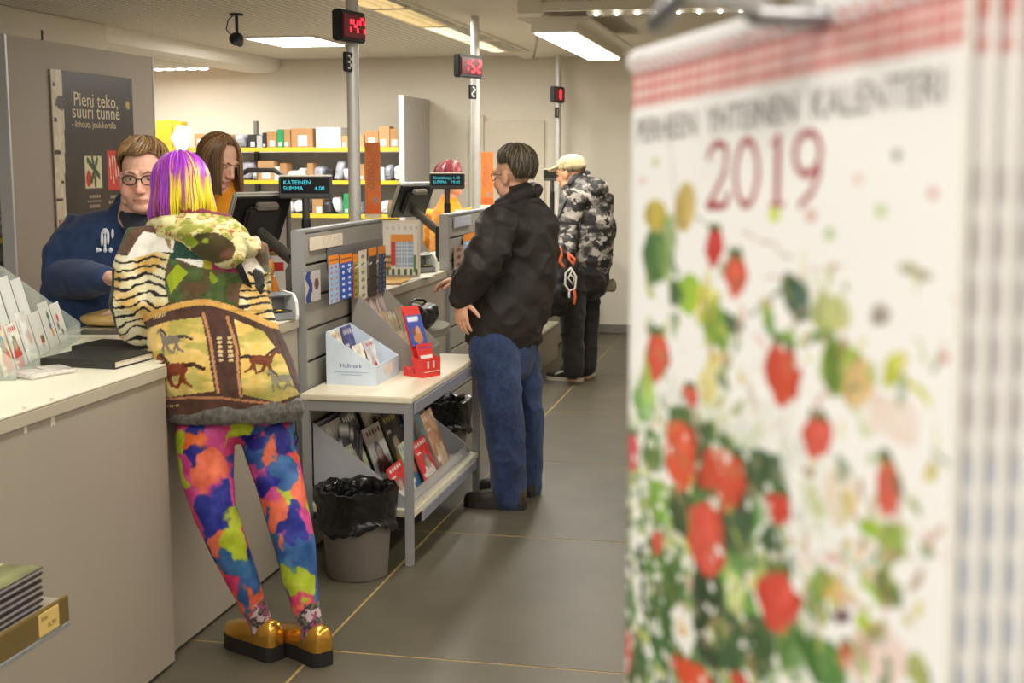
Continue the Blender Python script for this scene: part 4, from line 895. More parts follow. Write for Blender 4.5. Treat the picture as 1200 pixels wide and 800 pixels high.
# ================================================================= BOOK DISPLAY in the near corner
bd = thing('book_display', 'display stand with an olive price-rail shelf for books', 'display stand', (-1.72, 1.9, 0))
SX1 = -1.5 + 1.72; SZB = .715
MB().rbox(-.17, SX1 - .004, -.9, .605, SZB - .02, SZB, r=.003).build('shelf', M('shelf_taupe', (150, 142, 128), .5, var=.03), bd)
MB().rbox(SX1 - .006, SX1 + .004, -.9, .607, SZB - .05, SZB + .008, r=.002).build('price_rail', M('olive_rail', (116, 96, 48), .4, var=.05), bd)
MB().rbox(SX1 - .008, SX1 + .006, -.9, .607, SZB - .062, SZB - .049, r=.002).build('rail_lip', alu, bd)
MB().rbox(-.20, -.17, -.9, .605, 0, 1.0, r=.004).build('back_panel', grey_lam, bd); MB().rbox(-.17, .15, -.9, .605, 0, .1, r=.004).build('base', grey_lam, bd)
pt = MB().rbox(SX1 + .0042, SX1 + .006, .487, .563, SZB - .046, SZB + .002, r=.0005).build('price_tag', M('yellow_tag', (226, 196, 116), .6), bd)
text('lettering', 'Kirja', .013, M('brown_ink', (120, 84, 50), .6), pt, V3(SX1 + .006, .494, SZB - .014), (0, 1, 0), (0, 0, 1), off=.0005); text('lettering', '16,90', .015, M('brown_ink', (120, 84, 50), .6), pt, V3(SX1 + .006, .516, SZB - .034), (0, 1, 0), (0, 0, 1), off=.0005)
def cover_fn(X, Y):
    n = fbm(np.c_[X * 6, Y * 8, X * 0], 4); g = V3(112, 112, 76) + (n - .5)[:, None] * V3(90, 90, 60); g[(np.abs(Y - .62) < .012) & (X > .3)] = (206, 200, 160)
    m = (np.abs(X - .62) < .14) & (np.abs(Y - .40) < .1); g[m] = (222, 222, 226); m = (np.abs(X - .62) < .1) & (np.abs(Y - .42) < .03); g[m] = (90, 90, 120); g[(X < .3) & (Y < .3)] = V3(170, 160, 90); return g
for k in range(6):
    t = thing('book', 'book with olive landscape cover on top of the stack on price-rail shelf' if k == 5 else 'dark-covered book in the flat stack below the olive landscape cover', 'book', (-1.645 + .002 * (k % 2), 2.29 + .003 * (k % 3), SZB + k * .0142 + .0005), 0, 'stacked books on the price-rail shelf')
    cv = M('dark_book_cover', (58, 52, 46), .4, var=.08)
    MB().rbox(-.125, .125, -.155, .155, 0, .0028, r=.0008).rbox(-.125, .125, -.155, .155, .0112, .014, r=.0008).build('cover', cv, t)
    MB().rbox(-.123, .120, -.15, .15, .0029, .0111, r=.0004).build('pages', M('lilac_pages', (176, 168, 174), .8, var=.05, scale=150), t)
    if k == 5: printed('cover_picture', .31, .25, 60, 48, cover_fn, mv_paper, t, V3(-.125, -.155, .0146), (0, 1, 0), (-1, 0, 0), thick=.0004)
# ================================================================= PEOPLE
def frame(f, up=(0, 0, 1)):
    f = nrm(f); r = nrm(np.cross(f, np.asarray(up, float))); u = np.cross(r, f); return np.column_stack([r, f, u])
def add_head(mb, c, A, s=1.0, jaw=1.0):
    def e(p, r): mb.ell(c + A @ (V3(*p) * s), V3(*r) * s, A, 20, 14)
    def t(pts, rr): mb.tube([c + A @ (V3(*p) * s) for p in pts], [q * s for q in rr], 10)
    e((0, -.014, .035), (.075, .094, .085)); e((0, .022, -.005), (.066, .068, .085)); e((0, .028, -.055), (.055 * jaw, .056, .062)); e((0, .06, -.098), (.028 * jaw, .024, .022))
    for x in (-1, 1):
        e((x * .040 * jaw, .048, -.040), (.026, .030, .032)); e((x * .050 * jaw, .015, -.075), (.020, .035, .025))
        e((x * .078, -.006, -.012), (.010, .020, .032)); t([(x * .012, .088, .026), (x * .046, .076, .026)], [.010, .009])
        e((x * .013, .096, -.040), (.010, .012, .008))
    t([(0, .086, .012), (0, .098, -.012), (0, .108, -.036)], [.009, .010, .0125])
    t([(-.022, .083, -.066), (0, .090, -.065), (.022, .083, -.066)], [.005, .006, .005]); t([(-.020, .081, -.076), (0, .086, -.077), (.020, .081, -.076)], [.005, .007, .005])
def add_hand(mb, w, d, n, side, s=1.0, curl=.5, spread=.10):
    """palm and five fingers; d along the hand, n out of the palm, side +1/-1 = thumb side"""
    d = nrm(d); n = nrm(n - (n @ d) * d); x = np.cross(d, n) * side
    P = lambda a, b, c_: w + (d * a + x * b + n * c_) * s
    mb.tube([P(-.01, 0, 0), P(.03, 0, 0), P(.075, 0, 0), P(.092, 0, 0)], [(.026 * s, .020 * s), (.038 * s, .019 * s), (.043 * s, .016 * s), (.040 * s, .012 * s)], 14, ref=x)
    for i, (L, off) in enumerate(((.070, .033), (.080, .011), (.074, -.011), (.057, -.032))):
        a = .090 - .006 * abs(i - 1); dirv = nrm(d + x * spread * (1.5 - i) * .8); p = P(a, off, 0); pts = [p]; ang = curl * .35
        for q in (.45, .32, .26):
            dv = dirv * math.cos(ang) + n * math.sin(ang); p = p + dv * L * q * s; pts.append(p); ang += curl * .75
        mb.tube(pts, [.0095 * s, .009 * s, .0083 * s, .0072 * s], 10)
    p = P(.022, .030, .004); pts = [p]; dv = nrm(d * .62 + x * .75 + n * .25)
    for q in (.035, .030, .024): p = p + dv * q * s; pts.append(p); dv = nrm(dv + d * .25 + n * curl * .25)
    mb.tube(pts, [.013 * s, .0115 * s, .010 * s, .008 * s], 10)
def skin_paint(me, c, A, s, tone, lips=(176, 96, 88), stubble=None):
    co = verts_np(me); q = (co - c) @ A / s
    g = np.tile(np.array(tone, float), (len(co), 1)); g += (fbm(co * 30, 2) - .5)[:, None] * V3(14, 16, 14)
    for x in (-1, 1): m = np.exp(-(((q[:, 0] - x * .045) / .022) ** 2 + ((q[:, 2] + .03) / .026) ** 2)) * (q[:, 1] > .03); g += m[:, None] * V3(6, -16, -14)
    m = (np.abs(q[:, 2] + .071) < .0075 - .15 * np.abs(q[:, 0])) & (np.abs(q[:, 0]) < .027) & (q[:, 1] > .07); g[m] = lips
    m = np.exp(-((q[:, 0] / .016) ** 2 + ((q[:, 2] + .036) / .014) ** 2)) * (q[:, 1] > .08); g += m[:, None] * V3(4, -12, -10)
    set_col(me, np.clip(g, 0, 255))
def add_face_parts(body, c, A, s, iris, brow, closed=False, down=False):
    for x in (-1, 1):
        me = MB().ell((0, 0, 0), (.0145 * s, .0125 * s, .0085 * s), seg=28, rings=20).mesh('eye'); p = c + A @ (V3(x * .031, .0725, .004) * s)
        co = verts_np(me); g = np.tile(V3(226, 220, 212), (len(co), 1)); dz = .0035 if down else 0
        rr = np.hypot(co[:, 0], co[:, 2] + dz); f_ = co[:, 1] > 0; g[(rr < .0062 * s) & f_] = iris; g[(rr < .0028 * s) & f_] = (16, 14, 14); g[(co[:, 2] > .0048 * s)] = (120, 78, 62)
        set_col(me, g); set_verts(me, co @ A.T + p); me.polygons.foreach_set('use_smooth', [True] * len(me.polygons))
        new_obj('eye', me, MV('eye_surface', .15, spec=.5), body)
        MB().tube([c + A @ (V3(x * a, b, d_) * s) for a, b, d_ in ((.014, .094, .024), (.032, .089, .030), (.050, .076, .024))], [.003 * s, .0042 * s, .0025 * s], 8).build('eyebrow', brow, body, smooth=True)
        MB().tube([c + A @ (V3(x * a, b, d_) * s) for a, b, d_ in ((.017, .082, .007), (.031, .087, .0125), (.046, .077, .007))], [.0028 * s, .0036 * s, .0028 * s], 8).build('eyelid', M('eyelid_skin', (196, 142, 118), .55), body, smooth=True)
mv_skin = MV('skin', .5, bump=.08, bscale=200, spec=.4)
def scalp(c, A, s, az, ph, k=1.0, grow=.010):
    d = np.stack([np.sin(ph) * np.sin(az), np.sin(ph) * np.cos(az), np.cos(ph)], -1)
    return (c + A @ (V3(0, -.014, .033) * s)) + (d * ((V3(.078, .098, .090) + grow) * s * k)) @ A.T
def hair(name, body, c, A, s, n, ph_end, length, colf, wid=.004, ph0=.12, grow=.012, seed=1, part=0.0, droop=.0, lim=None, down=V3(0, 0, -1), rough=.35, out=.02, lengthvar=.1, back=None, cap=True, swirl=0.0, jit=.0):
    """hair as a cap under many lying strands; ph_end(az) how far over the skull, length(az) free fall after that"""
    rnd = np.random.default_rng(seed); mb = MB(); cols = []
    def path(az, k, gr, ps, jit=0.0):
        pe = ph_end(az); m = 9; ph = np.linspace(ps, pe, m); azs = az + part * (1 - ph / max(pe, .01)) * (1 if math.sin(az) > 0 else -1) * -1 + (swirl + jit) * (ph / max(pe, .01) - 1)
        pts = [scalp(c, A, s, azs[i], ph[i], k, gr * (1 if length(az) > .03 else (1 - .75 * min(1, max(0, (ph[i] - 1.0) / .9))) * (1 - .6 * (i / m) ** 2))) for i in range(m)]
        L = length(az)
        if L > 0:
            o = pts[-1] - (c + A @ (V3(0, -.014, .033) * s)); o[2] = 0; o = nrm(o); p = pts[-1]; v = nrm(pts[-1] - pts[-2])
            st = 6
            for i in range(st):
                v = nrm(v * .45 + down * .55 + o * out * (1 if i < 3 else -1) + (V3(0, 0, 0) if back is None else back * .12)); p = p + v * L / st; pts.append(p)
        return pts
    if cap:
        na = 64; rows = None; v = []
        for a in range(na): v.append(path(2 * math.pi * a / na, .985, grow * .6, .02))
        mlen = max(len(q) for q in v); v = [q + [q[-1]] * (mlen - len(q)) for q in v]
        vv = [p for q in v for p in q]
        mb.add(vv, [(a * mlen + i, a * mlen + i + 1, ((a + 1) % na) * mlen + i + 1, ((a + 1) % na) * mlen + i) for a in range(na) for i in range(mlen - 1)])
        cols += [colf(2 * math.pi * a / na, i / (mlen - 1), .35) for a in range(na) for i in range(mlen)]
    for k in range(n):
        az = rnd.uniform(0, 2 * math.pi); ps = ph0 + rnd.random() ** 1.2 * max(0.0, ph_end(az) - ph0 - .15) * (.75 if lim is None else lim)
        pts = path(az, 1 + rnd.uniform(-.012, .02), grow + rnd.uniform(-.003, .005), ps, rnd.normal(0, .22 if jit else 0)); pts = pts[:max(5, len(pts) - (rnd.integers(0, 3) if jit else 0))]
        wv = rnd.uniform(.6, 1.3) * wid; m = len(pts); j = rnd.normal(0, .002, 3); pts = [p + j * (i / m) * 2 for i, p in enumerate(pts)]
        rd = [wv * (.5 + .5 * math.sin(math.pi * min(1, (i + 1.5) / m))) * (1 if i < m - 2 else .5) for i in range(m)]
        n0 = mb.n; mb.tube(pts, rd, 5, dome=False); cnt = mb.n - n0; sh = rnd.uniform(0, 1)
        cols += [colf(az, (i // 5) / (m - 1), sh) for i in range(cnt)]
    o = mb.build(name, MV('hair_' + name + str(seed), rough, spec=.5), body, smooth=True, fix=False); set_col(o.data, np.clip(np.array(cols, float), 0, 255)); return o
def glasses(body, c, A, s, mat):
    mb = MB()
    for x in (-1, 1):
        mb.tube([c + A @ (V3(x * .034 + .025 * math.cos(a), .098 - .014 * abs(math.cos(a)) * (x * math.cos(a) > 0), .001 + .0165 * np.sign(math.sin(a)) * abs(math.sin(a)) ** .8) * s) for a in np.linspace(0, 2 * math.pi, 25)], [.0022 * s] * 25, 6, dome=False)
        mb.tube([c + A @ (V3(x * a, b, d_) * s) for a, b, d_ in ((.056, .086, .006), (.080, .05, .006), (.084, .0, .002))], [.002 * s] * 3, 6)
    mb.tube([c + A @ (V3(a, .102, .006) * s) for a in (-.010, 0, .010)], [.002 * s] * 3, 6)
    return mb.build('glasses', mat, body, smooth=True)
def shoe(body, heel, toe, sole_h, up_m, sole_m, w=.048, top=.10, name='shoe', lace=None):
    heel = np.asarray(heel, float); d = np.asarray(toe, float) - heel; L = np.linalg.norm(d[:2]); f = nrm(V3(d[0], d[1], 0)); r = np.cross(f, V3(0, 0, 1))
    prof = [(0.0, .55), (.06, .80), (.2, .86), (.4, .84), (.6, 1.0), (.78, 1.02), (.9, .82), (.97, .5), (1.0, .22)]
    ol = [(t_ * L, wd * w) for t_, wd in prof]; poly = [(a, b) for a, b in ol] + [(a, -b) for a, b in ol[::-1]]
    hgt = [(0.0, .75), (.06, .95), (.2, 1.0), (.4, .88), (.55, .66), (.7, .52), (.85, .46), (.95, .36), (1.0, .15)]
    v = []; seg = 12
    for (t_, wd), (_, hh) in zip(prof, hgt):
        for j in range(seg + 1):
            th = math.pi * j / seg; cx = math.cos(th); v.append(heel + f * t_ * L + r * (abs(cx) ** .6 * np.sign(cx)) * wd * w * .96 + V3(0, 0, sole_h + (math.sin(th) ** .7) * hh * (top - sole_h)))
    k = seg + 1; fc = [(i * k + j, i * k + j + 1, (i + 1) * k + j + 1, (i + 1) * k + j) for i in range(len(prof) - 1) for j in range(seg)] + [tuple(range(k)), tuple((len(prof) - 1) * k + j for j in range(k))]
    for i in range(len(prof) - 1): fc.append((i * k, (i + 1) * k, (i + 1) * k + seg, i * k + seg))
    o = MB().add(v, fc).build(name, up_m, body, smooth=60)
    MB().prism(poly, sole_h, (heel + V3(0, 0, .001), f, r, V3(0, 0, 1))).build('sole', sole_m, o)
    if lace is not None:
        for t_ in (.38, .46, .54):
            h_ = sole_h + (top - sole_h) * (1.22 - t_) * 1.0
            MB().tube([heel + f * t_ * L + r * .022 + V3(0, 0, h_ - .006), heel + f * t_ * L + V3(0, 0, h_ + .004), heel + f * t_ * L - r * .022 + V3(0, 0, h_ - .006)], [.0035] * 3, 6).build('lace', lace, o, smooth=True)
    return o
def add_torso(mb, pel, che, nek, rgt, w=(.15, .165, .17), d=(.10, .11, .11)):
    mid = pel * .5 + che * .5
    mb.tube([pel - (che - pel) * .10, pel, mid, che, che * .35 + nek * .65, nek], [(w[0] * .95, d[0]), (w[0], d[0] * 1.05), (w[0] * .9, d[0]), (w[1], d[1]), (w[2] * .75, d[2] * .8), (.06, .06)], 20, ref=rgt)
def finish(name, me, label, kids=None):
    o = new_obj(name, me, mv_skin); tag(o, label, 'person'); return o
def cloth(name, mb, voxel, body, mat, paint=None, amp=.006, scale=(6, 6, 14), seed=0, smooth=4, mask=None):
    me = fuse(mb, voxel, smooth, name)
    if amp: wrinkle(me, amp, scale, seed, mask)
    if paint is not None: set_col(me, np.clip(paint(verts_np(me)), 0, 255))
    me.polygons.foreach_set('use_smooth', [True] * len(me.polygons))
    return new_obj(name, me, mat, body)
mv_cloth = MV('woven_cloth', .85, bump=.25, bscale=500, sheen=.15, spec=.2)
mv_shiny = MV('smooth_cloth', .6, bump=.1, bscale=300, spec=.3)

# ----------------------------------------------------------------- customer with rainbow hair
D = 4.4
hd = W(212, 226, 4.5); hA = frame(nrm(-FWD * 0 + V3(-.55, .78, -.28)))
nek = W(222, 268, 4.47); che = W(232, 335, 4.42); pel = W(272, 462, 4.42)
hipL, hipR = W(246, 492, 4.38), W(312, 492, 4.46)
legL = [(240, 505, 4.39), (241, 530, 4.38), (244, 562, 4.37), (252, 600, 4.36), (268, 640, 4.38), (285, 680, 4.40), (295, 704, 4.42), (307, 732, 4.45)]; rL = [34, 33, 30, 25, 22, 18.5, 15.5, 12.5]
legR = [(313, 505, 4.46), (318, 530, 4.45), (327, 562, 4.43), (336, 600, 4.41), (346, 640, 4.40), (352, 680, 4.40), (357, 704, 4.40), (365, 734, 4.40)]; rR = [33, 31, 28, 26, 24, 20, 16.5, 12.5]
m = 1 / 355.0
shL, shR, elL, elR, wrL, wrR = W(168, 284, 4.46), W(292, 292, 4.46), W(163, 376, 4.46), W(301, 362, 4.58), W(152, 362, 4.74), W(255, 356, 4.80)
bm_ = MB(); add_head(bm_, hd, hA, .98); bm_.tube([nek - V3(0, 0, .05), nek * .4 + hd * .6], [.055, .052]); add_torso(bm_, pel, che, nek, RGT)
for L_, r_ in ((legL, rL), (legR, rR)): bm_.tube([pel * .6 + W(*L_[0]) * .4] + [W(*q) for q in L_] + [W(*L_[-1]) - V3(0, 0, .04)], [.09] + [max(.026, q * m * .86) for q in r_] + [.026])
for a, b, w_ in ((shL, elL, wrL), (shR, elR, wrR)): bm_.tube([che * .4 + a * .6, a, a * .5 + b * .5, b, b * .4 + w_ * .6, w_], [.07, .055, .048, .042, .038, .027]); add_hand(bm_, w_, w_ - b, V3(0, 0, -1), 1, .95, .3)
me = fuse(bm_, .006, 2, 'person'); skin_paint(me, hd, hA, .98, (214, 168, 144))
woman = finish('person', me, 'person with purple and yellow hair, horse-print jacket and rainbow leggings leaning on counter')
def px_of(co, c0=(272, 470, D)):
    q = co - W(*c0); return c0[0] + (q @ RGT) * FPX / D, c0[1] - (q @ UPV) * FPX / D
# leggings: cells of dye
pal = np.array([(214, 72, 122), (44, 50, 140), (226, 104, 54), (56, 96, 150), (176, 190, 48), (206, 76, 140), (40, 40, 128), (64, 112, 156), (228, 110, 80), (214, 66, 110), (48, 52, 150), (50, 84, 150)], float)
def legging_paint(co):
    sd = np.random.default_rng(11); n = 480; lo, hi = co.min(0), co.max(0); S = lo + sd.random((n, 3)) * (hi - lo); kcol = sd.integers(0, len(pal), n)
    q = co + (np.stack([fbm(co * 22 + k * 5, 3) for k in range(3)], -1) - .5) * .075
    g = np.empty((len(co), 3)); 
    for i in range(0, len(co), 8000):
        d_ = ((q[i:i + 8000, None, :] - S[None]) ** 2).sum(-1); o2 = np.argpartition(d_, 1, 1)[:, :2]; da = np.sqrt(np.take_along_axis(d_, o2, 1)); wt = np.clip(.5 + (da[:, 1] - da[:, 0]) / .012, 0, 1)[:, None]; g[i:i + 8000] = pal[kcol[o2[:, 0]]] * wt + pal[kcol[o2[:, 1]]] * (1 - wt)
    g += (fbm(co * 26 + 3, 3) - .5)[:, None] * 70
    return g
lg = MB(); lg.tube([W(276, 450, 4.43), W(277, 474, 4.42), W(277, 484, 4.42)], [(.20, .14), (.19, .14), (.15, .11)], 24, ref=RGT)
for L_, r_ in ((legL, rL), (legR, rR)): lg.tube([W(*q) for q in L_[:-1]] + [W(*L_[-2]) - V3(0, 0, .015)], [q * m for q in r_[:-1]] + [r_[-2] * m], 24)
cloth('leggings', lg, .0045, woman, mv_shiny, legging_paint, amp=.0015)
def sock_paint(co):
    n = fbm(co * 60, 2); n2 = fbm(co * 55 + 9, 2); g = np.tile(V3(70, 62, 66), (len(co), 1)); g[n > .55] = (150, 80, 110); g[n2 > .62] = (196, 176, 180); g[(n < .4) & (n2 < .45)] = (110, 120, 80); return g
for L_, r_ in ((legL, rL), (legR, rR)):
    a, b = W(*L_[-3]), W(*L_[-2]); e_ = W(*L_[-1]); a = a * .25 + b * .75
    cloth('sock', MB().tube([a, b, e_, e_ - V3(0, 0, .05)], [r_[-2] * m * 1.0, r_[-2] * m * .98, r_[-1] * m * 1.05, r_[-1] * m], 20, dome=False), .005, woman, mv_cloth, sock_paint, amp=.002, scale=(20, 20, 20))
gold = M('gold_leather', (214, 160, 62), .25, .85, var=.18, scale=12, bump=.25, bscale=25, coat=.4, dist=.008); blk_s = M('black_rubber', (30, 27, 25), .6, var=.1, bump=.2, bscale=80)
for (hx, hy, tx, ty) in ((326, 774, 262, 750), (382, 781, 322, 752)):
    h_ = onz(hx, hy, 0); t_ = onz(tx, ty, 0); f_ = nrm(t_ - h_); shoe(woman, h_ + f_ * .0, h_ + f_ * .262, .05, gold, blk_s, w=.05, top=.135, lace=gold)
# jacket
def horse(g, x, y, ox, oy, s, flip, col, mane):
    X = (x - ox) / s * flip; Y = (y - oy) / s
    b_ = inell(X, Y, 0, 0, 15, 7.5, -8) < 1; b_ |= inell(X, Y, -10, 1, 7, 7.5) < 1; b_ |= inell(X, Y, 11, -1, 6, 7) < 1
    b_ |= inpoly(X, Y, [(-10, -4), (-18, -15), (-22, -14), (-14, 5)]); b_ |= inpoly(X, Y, [(-17, -16), (-23, -8), (-26, -9), (-22, -18)])
    for (x0, y0, x1, y1, x2, y2) in ((-11, 5, -14, 15, -12, 25), (-8, 6, -3, 17, 3, 20), (9, 4, 14, 14, 22, 19), (12, 3, 8, 14, 5, 21)): b_ |= onseg(X, Y, x0, y0, x1, y1, 2.6) | onseg(X, Y, x1, y1, x2, y2, 1.7)
    g[b_] = col; mn = onseg(X, Y, 15, -5, 24, -6, 2.6) | onseg(X, Y, 24, -6, 36, -1, 2.2) | onseg(X, Y, -8, -7, -18, -17, 2.0); g[mn] = mane
def tiger(co, x, y):
    n = fbm(np.c_[x / 16., y / 16., x * 0], 3); g = np.tile(V3(206, 168, 96), (len(co), 1)); t_ = np.clip((fbm(np.c_[x / 22. + 4, y / 22., x * 0], 2) - .4) * 4, 0, 1)[:, None]; g = g * (1 - t_) + V3(222, 214, 178) * t_
    w_ = np.sin(y / 1.6 + 9.0 * n + 1.6 * np.sin(x / 8. + y / 30.)); th = .05 + .95 * fbm(np.c_[x / 6. + 9, y / 9., x * 0], 2); g[w_ > th + .05] = (30, 27, 24); return g
def jacket_paint(co):
    x, y = px_of(co); N = len(co); g = np.tile(V3(84, 74, 48), (N, 1)); n = fbm(np.c_[x / 14., y / 14., x * 0], 3); n2 = fbm(np.c_[x / 20. + 7, y / 20., x * 0], 3)
    g[n > .5] = (64, 78, 40); g[n2 > .6] = (92, 70, 48); g[(n > .45) & (n2 < .42)] = (74, 92, 50)
    P = lambda *p: inpoly(x, y, p)
    g[P((190, 300), (208, 284), (262, 296), (282, 312), (250, 308), (214, 306))] = (38, 66, 54)
    g[P((203, 327), (217, 311), (229, 321), (209, 346))] = (150, 166, 36); g[P((254, 319), (264, 330), (258, 334), (253, 328))] = (130, 150, 40)
    g[P((213, 304), (247, 307), (245, 316), (228, 310))] = (226, 222, 212); g[P((246, 304), (257, 304), (257, 317), (246, 317))] = (150, 140, 40); g[P((256, 306), (276, 308), (284, 322), (256, 317))] = (140, 44, 84)
    sh_ = P((120, 330), (150, 272), (185, 255), (215, 262), (212, 284), (172, 272), (150, 304)); g[sh_] = (98, 70, 52)
    g[P((150, 306), (170, 271), (211, 281), (211, 298), (190, 296))] = (228, 224, 214); g[P((196, 277), (206, 283), (208, 296), (203, 290))] = (150, 120, 80)
    g[P((262, 294), (290, 285), (308, 320), (292, 322), (276, 305))] = (222, 210, 196)
    # sleeves
    slv = ((x < 176 + (y - 300) * .36) & (y > 296 + np.clip(x - 180, 0, 40) * .05)) & (x < 208) & (y < 420)
    edge_ = x < 207 - 6 * np.sin((y - 300) / 18.)
    tg = tiger(co, x, y); mt = (edge_ & (y > 297 - (x - 150) * .06) & (y < 415) & ~P((150, 306), (170, 271), (211, 281), (211, 298), (190, 296))) | (x > 286 + np.clip(340 - y, 0, 60) * .35) & (y > 318)
    front = (co - W(232, 335, 4.42)) @ FWD > .16
    g[mt] = tg[mt]; g[(x < 136) & (y > 315)] = (34, 40, 34)
    low = y > 371 - 20 * np.sin(np.clip((x - 168) / 150., 0, 1) * math.pi * .85) + np.clip(x - 250, 0, 100) * .22
    armx = (x < 171 + np.clip(y - 380, 0, 50) * .3)
    low &= ~armx; yl = 371 - 20 * np.sin(np.clip((x - 168) / 150., 0, 1) * math.pi * .85) + np.clip(x - 250, 0, 100) * .22; dd = y - yl
    g[low] = (206, 160, 84)
    band = low & (dd > 7) ; g[band] = (78, 54, 44)
    # panels with galloping horses
    pal_ = V3(226, 192, 112) + (n - .5)[:, None] * V3(40, 50, 70); gr = np.clip((fbm(np.c_[x / 24., y / 9., x * 0 + 3], 3) - .46) * 6, 0, 1)[:, None]; pal_ = pal_ * (1 - gr * .6) + V3(150, 150, 70) * gr * .6; lowg = np.clip((y - 440) / 25., 0, 1)[:, None]; pal_ = pal_ * (1 - .45 * lowg) + V3(130, 128, 62) * lowg * .45
    pA = P((174, 386), (205, 377), (245, 372), (252, 398), (263, 456), (190, 466), (180, 420)) & (dd > 16); pB = P((281, 374), (312, 388), (334, 420), (350, 462), (330, 470), (294, 460), (290, 410)) & (dd > 14)
    for pp, ins in ((pA, None), (pB, None)): g[pp] = pal_[pp]
    for (x0, y0, x1, y1) in ((247, 368, 257, 400), (257, 400, 267, 458), (274, 372, 286, 408), (286, 408, 292, 462)): g[onseg(x, y, x0, y0, x1, y1, 1.6) & low & (dd > 10)] = (186, 132, 92)
    hp = pA | pB; gh = g.copy(); horse(gh, x, y, 209, 398, .72, 1, (126, 118, 108), (70, 64, 60)); horse(gh, x, y, 214, 432, 1.0, 1, (124, 56, 30), (66, 40, 30)); horse(gh, x, y, 312, 421, .72, -1, (112, 58, 36), (60, 44, 40)); horse(gh, x, y, 334, 443, .6, 1, (130, 124, 104), (90, 84, 70)); g[hp] = gh[hp]
    for cx in (267, 278):
        for cy in range(396, 424, 5): g[(np.abs(x - cx - (cy - 400) * .12) < 2.6) & (np.abs(y - cy) < 1.6)] = (206, 180, 130)
    g[(np.abs(y - (370 + (x - 196) * -.32)) < 2.2) & (np.abs(x - 195) < 9) & (np.sin(x * 2.6) > -.4)] = (196, 170, 120)
    bt = 464 + np.clip(x - 270, 0, 90) * .13 + np.clip(230 - x, 0, 60) * .06
    m_ = low & (y > bt - 2); g[m_] = (84, 56, 44); g[low & (np.abs(y - bt) < 1.3)] = (176, 122, 84); g[low & (np.abs(y - bt - 8.5) < 1.2) & (np.abs(x - 213) < 8) & (np.sin(x * 2.2) > -.3)] = (196, 170, 120)
    g += (fbm(co * 60, 2) - .5)[:, None] * 22
    return g
jk = MB()
rings = [(268, 484, 83, .157), (266, 462, 86, .17), (262, 440, 82, .168), (255, 415, 78, .16), (248, 390, 76, .155), (242, 362, 72, .15), (236, 330, 72, .15), (231, 300, 70, .145), (227, 278, 56, .12), (224, 262, 34, .09)]
jk.tube([W(a, b, 4.42 + (470 - b) * .0002) for a, b, _, _ in rings], [(c_ * m, d_) for _, _, c_, d_ in rings], 32, ref=RGT, dome=False)
jk.tube([W(200, 285, 4.44), W(172, 288, 4.45), W(164, 320, 4.44), W(163, 356, 4.43), W(163, 380, 4.46)], [.075, .082, .088, .092, .075], 20); jk.tube([W(163, 376, 4.46), wrL * .6 + elL * .4, wrL], [.075, .062, .05], 18)
jk.tube([W(265, 290, 4.46), W(294, 300, 4.47), W(297, 334, 4.52), W(300, 362, 4.57)], [.07, .066, .054, .05], 18); jk.tube([W(300, 360, 4.57), wrR], [.055, .045], 16)
def jmask(co): x, y = px_of(co); return np.where(y > 365, .6, 1.0)
cloth('jacket', jk, .004, woman, mv_cloth, jacket_paint, amp=.011, scale=(9, 9, 7), seed=3, mask=jmask, smooth=5)
hem = MB().tube([W(268, 474, 4.425), W(269, 485, 4.425), W(269, 494, 4.425)], [(86 * m, .163), (88 * m, .168), (83 * m, .160)], 36, ref=RGT, dome=False)
def hem_paint(co): x, y = px_of(co); return V3(92, 88, 82) + (fbm(co * 90, 2) - .5)[:, None] * 60 + np.sin(x * 2.2)[:, None] * 7
cloth('rib_hem', hem, .006, woman, mv_cloth, hem_paint, amp=.006, scale=(14, 14, 4), seed=5)
def hood_paint(co):
    x, y = px_of(co); n = fbm(np.c_[x / 12., y / 9., x * 0], 3); g = np.tile(V3(186, 178, 108), (len(co), 1)); g[n > .52] = (206, 198, 148); g[n < .38] = (136, 136, 54); g[(n > .46) & (n < .49)] = (150, 84, 60)
    g[inell(x, y, 258, 293, 26, 17, 10) < 1] = (70, 62, 34); g[inell(x, y, 232, 286, 10, 6, 20) < 1] = (128, 146, 30); g[inell(x, y, 252, 286, 4, 3) < 1] = (128, 146, 30); g[inell(x, y, 275, 300, 8, 8) < 1] = (92, 60, 44); g[y < 258 - 8 * np.cos((x - 225) / 40.)] = (110, 40, 50); return g
ho = MB().tube([W(184, 268, 4.46), W(205, 270, 4.38), W(232, 274, 4.33), W(262, 280, 4.33), W(286, 292, 4.40), W(296, 300, 4.47)], [.035, .05, .055, .06, .05, .03], 18)
ho.ell(W(255, 288, 4.33), (.085, .06, .055), frame(FWD)); ho.ell(W(268, 297, 4.33), (.06, .05, .05)); ho.tube([W(190, 262, 4.48), W(222, 258, 4.40), W(262, 264, 4.42), W(285, 280, 4.5)], [.03, .035, .04, .03], 14)
cloth('hood', ho, .005, woman, mv_cloth, hood_paint, amp=.016, scale=(8, 8, 16), seed=8)
MB().tube([W(262, 286, 4.31), W(276, 302, 4.30), W(287, 326, 4.33), W(296, 348, 4.40), W(306, 362, 4.48)], [(.011, .004)] * 5, 8, ref=RGT).build('bag_strap', blk, woman, smooth=True)
me = fuse(MB().ell(W(302, 332, 4.40), (.02, .02, .05)).ell(W(298, 320, 4.41), (.016, .016, .03)), .006, 2); wrinkle(me, .01, (30, 30, 30)); new_obj('strap_toggle', me, M('dark_fabric', (50, 48, 46), .8, var=.3, scale=30), woman)
MB().tube([W(346, 488, 4.45), W(347, 505, 4.44), W(344, 516, 4.44), W(346, 525, 4.44), W(349, 514, 4.44), W(347, 505, 4.44)], [.0028] * 6, 6).build('drawstring', blk, woman, smooth=True)
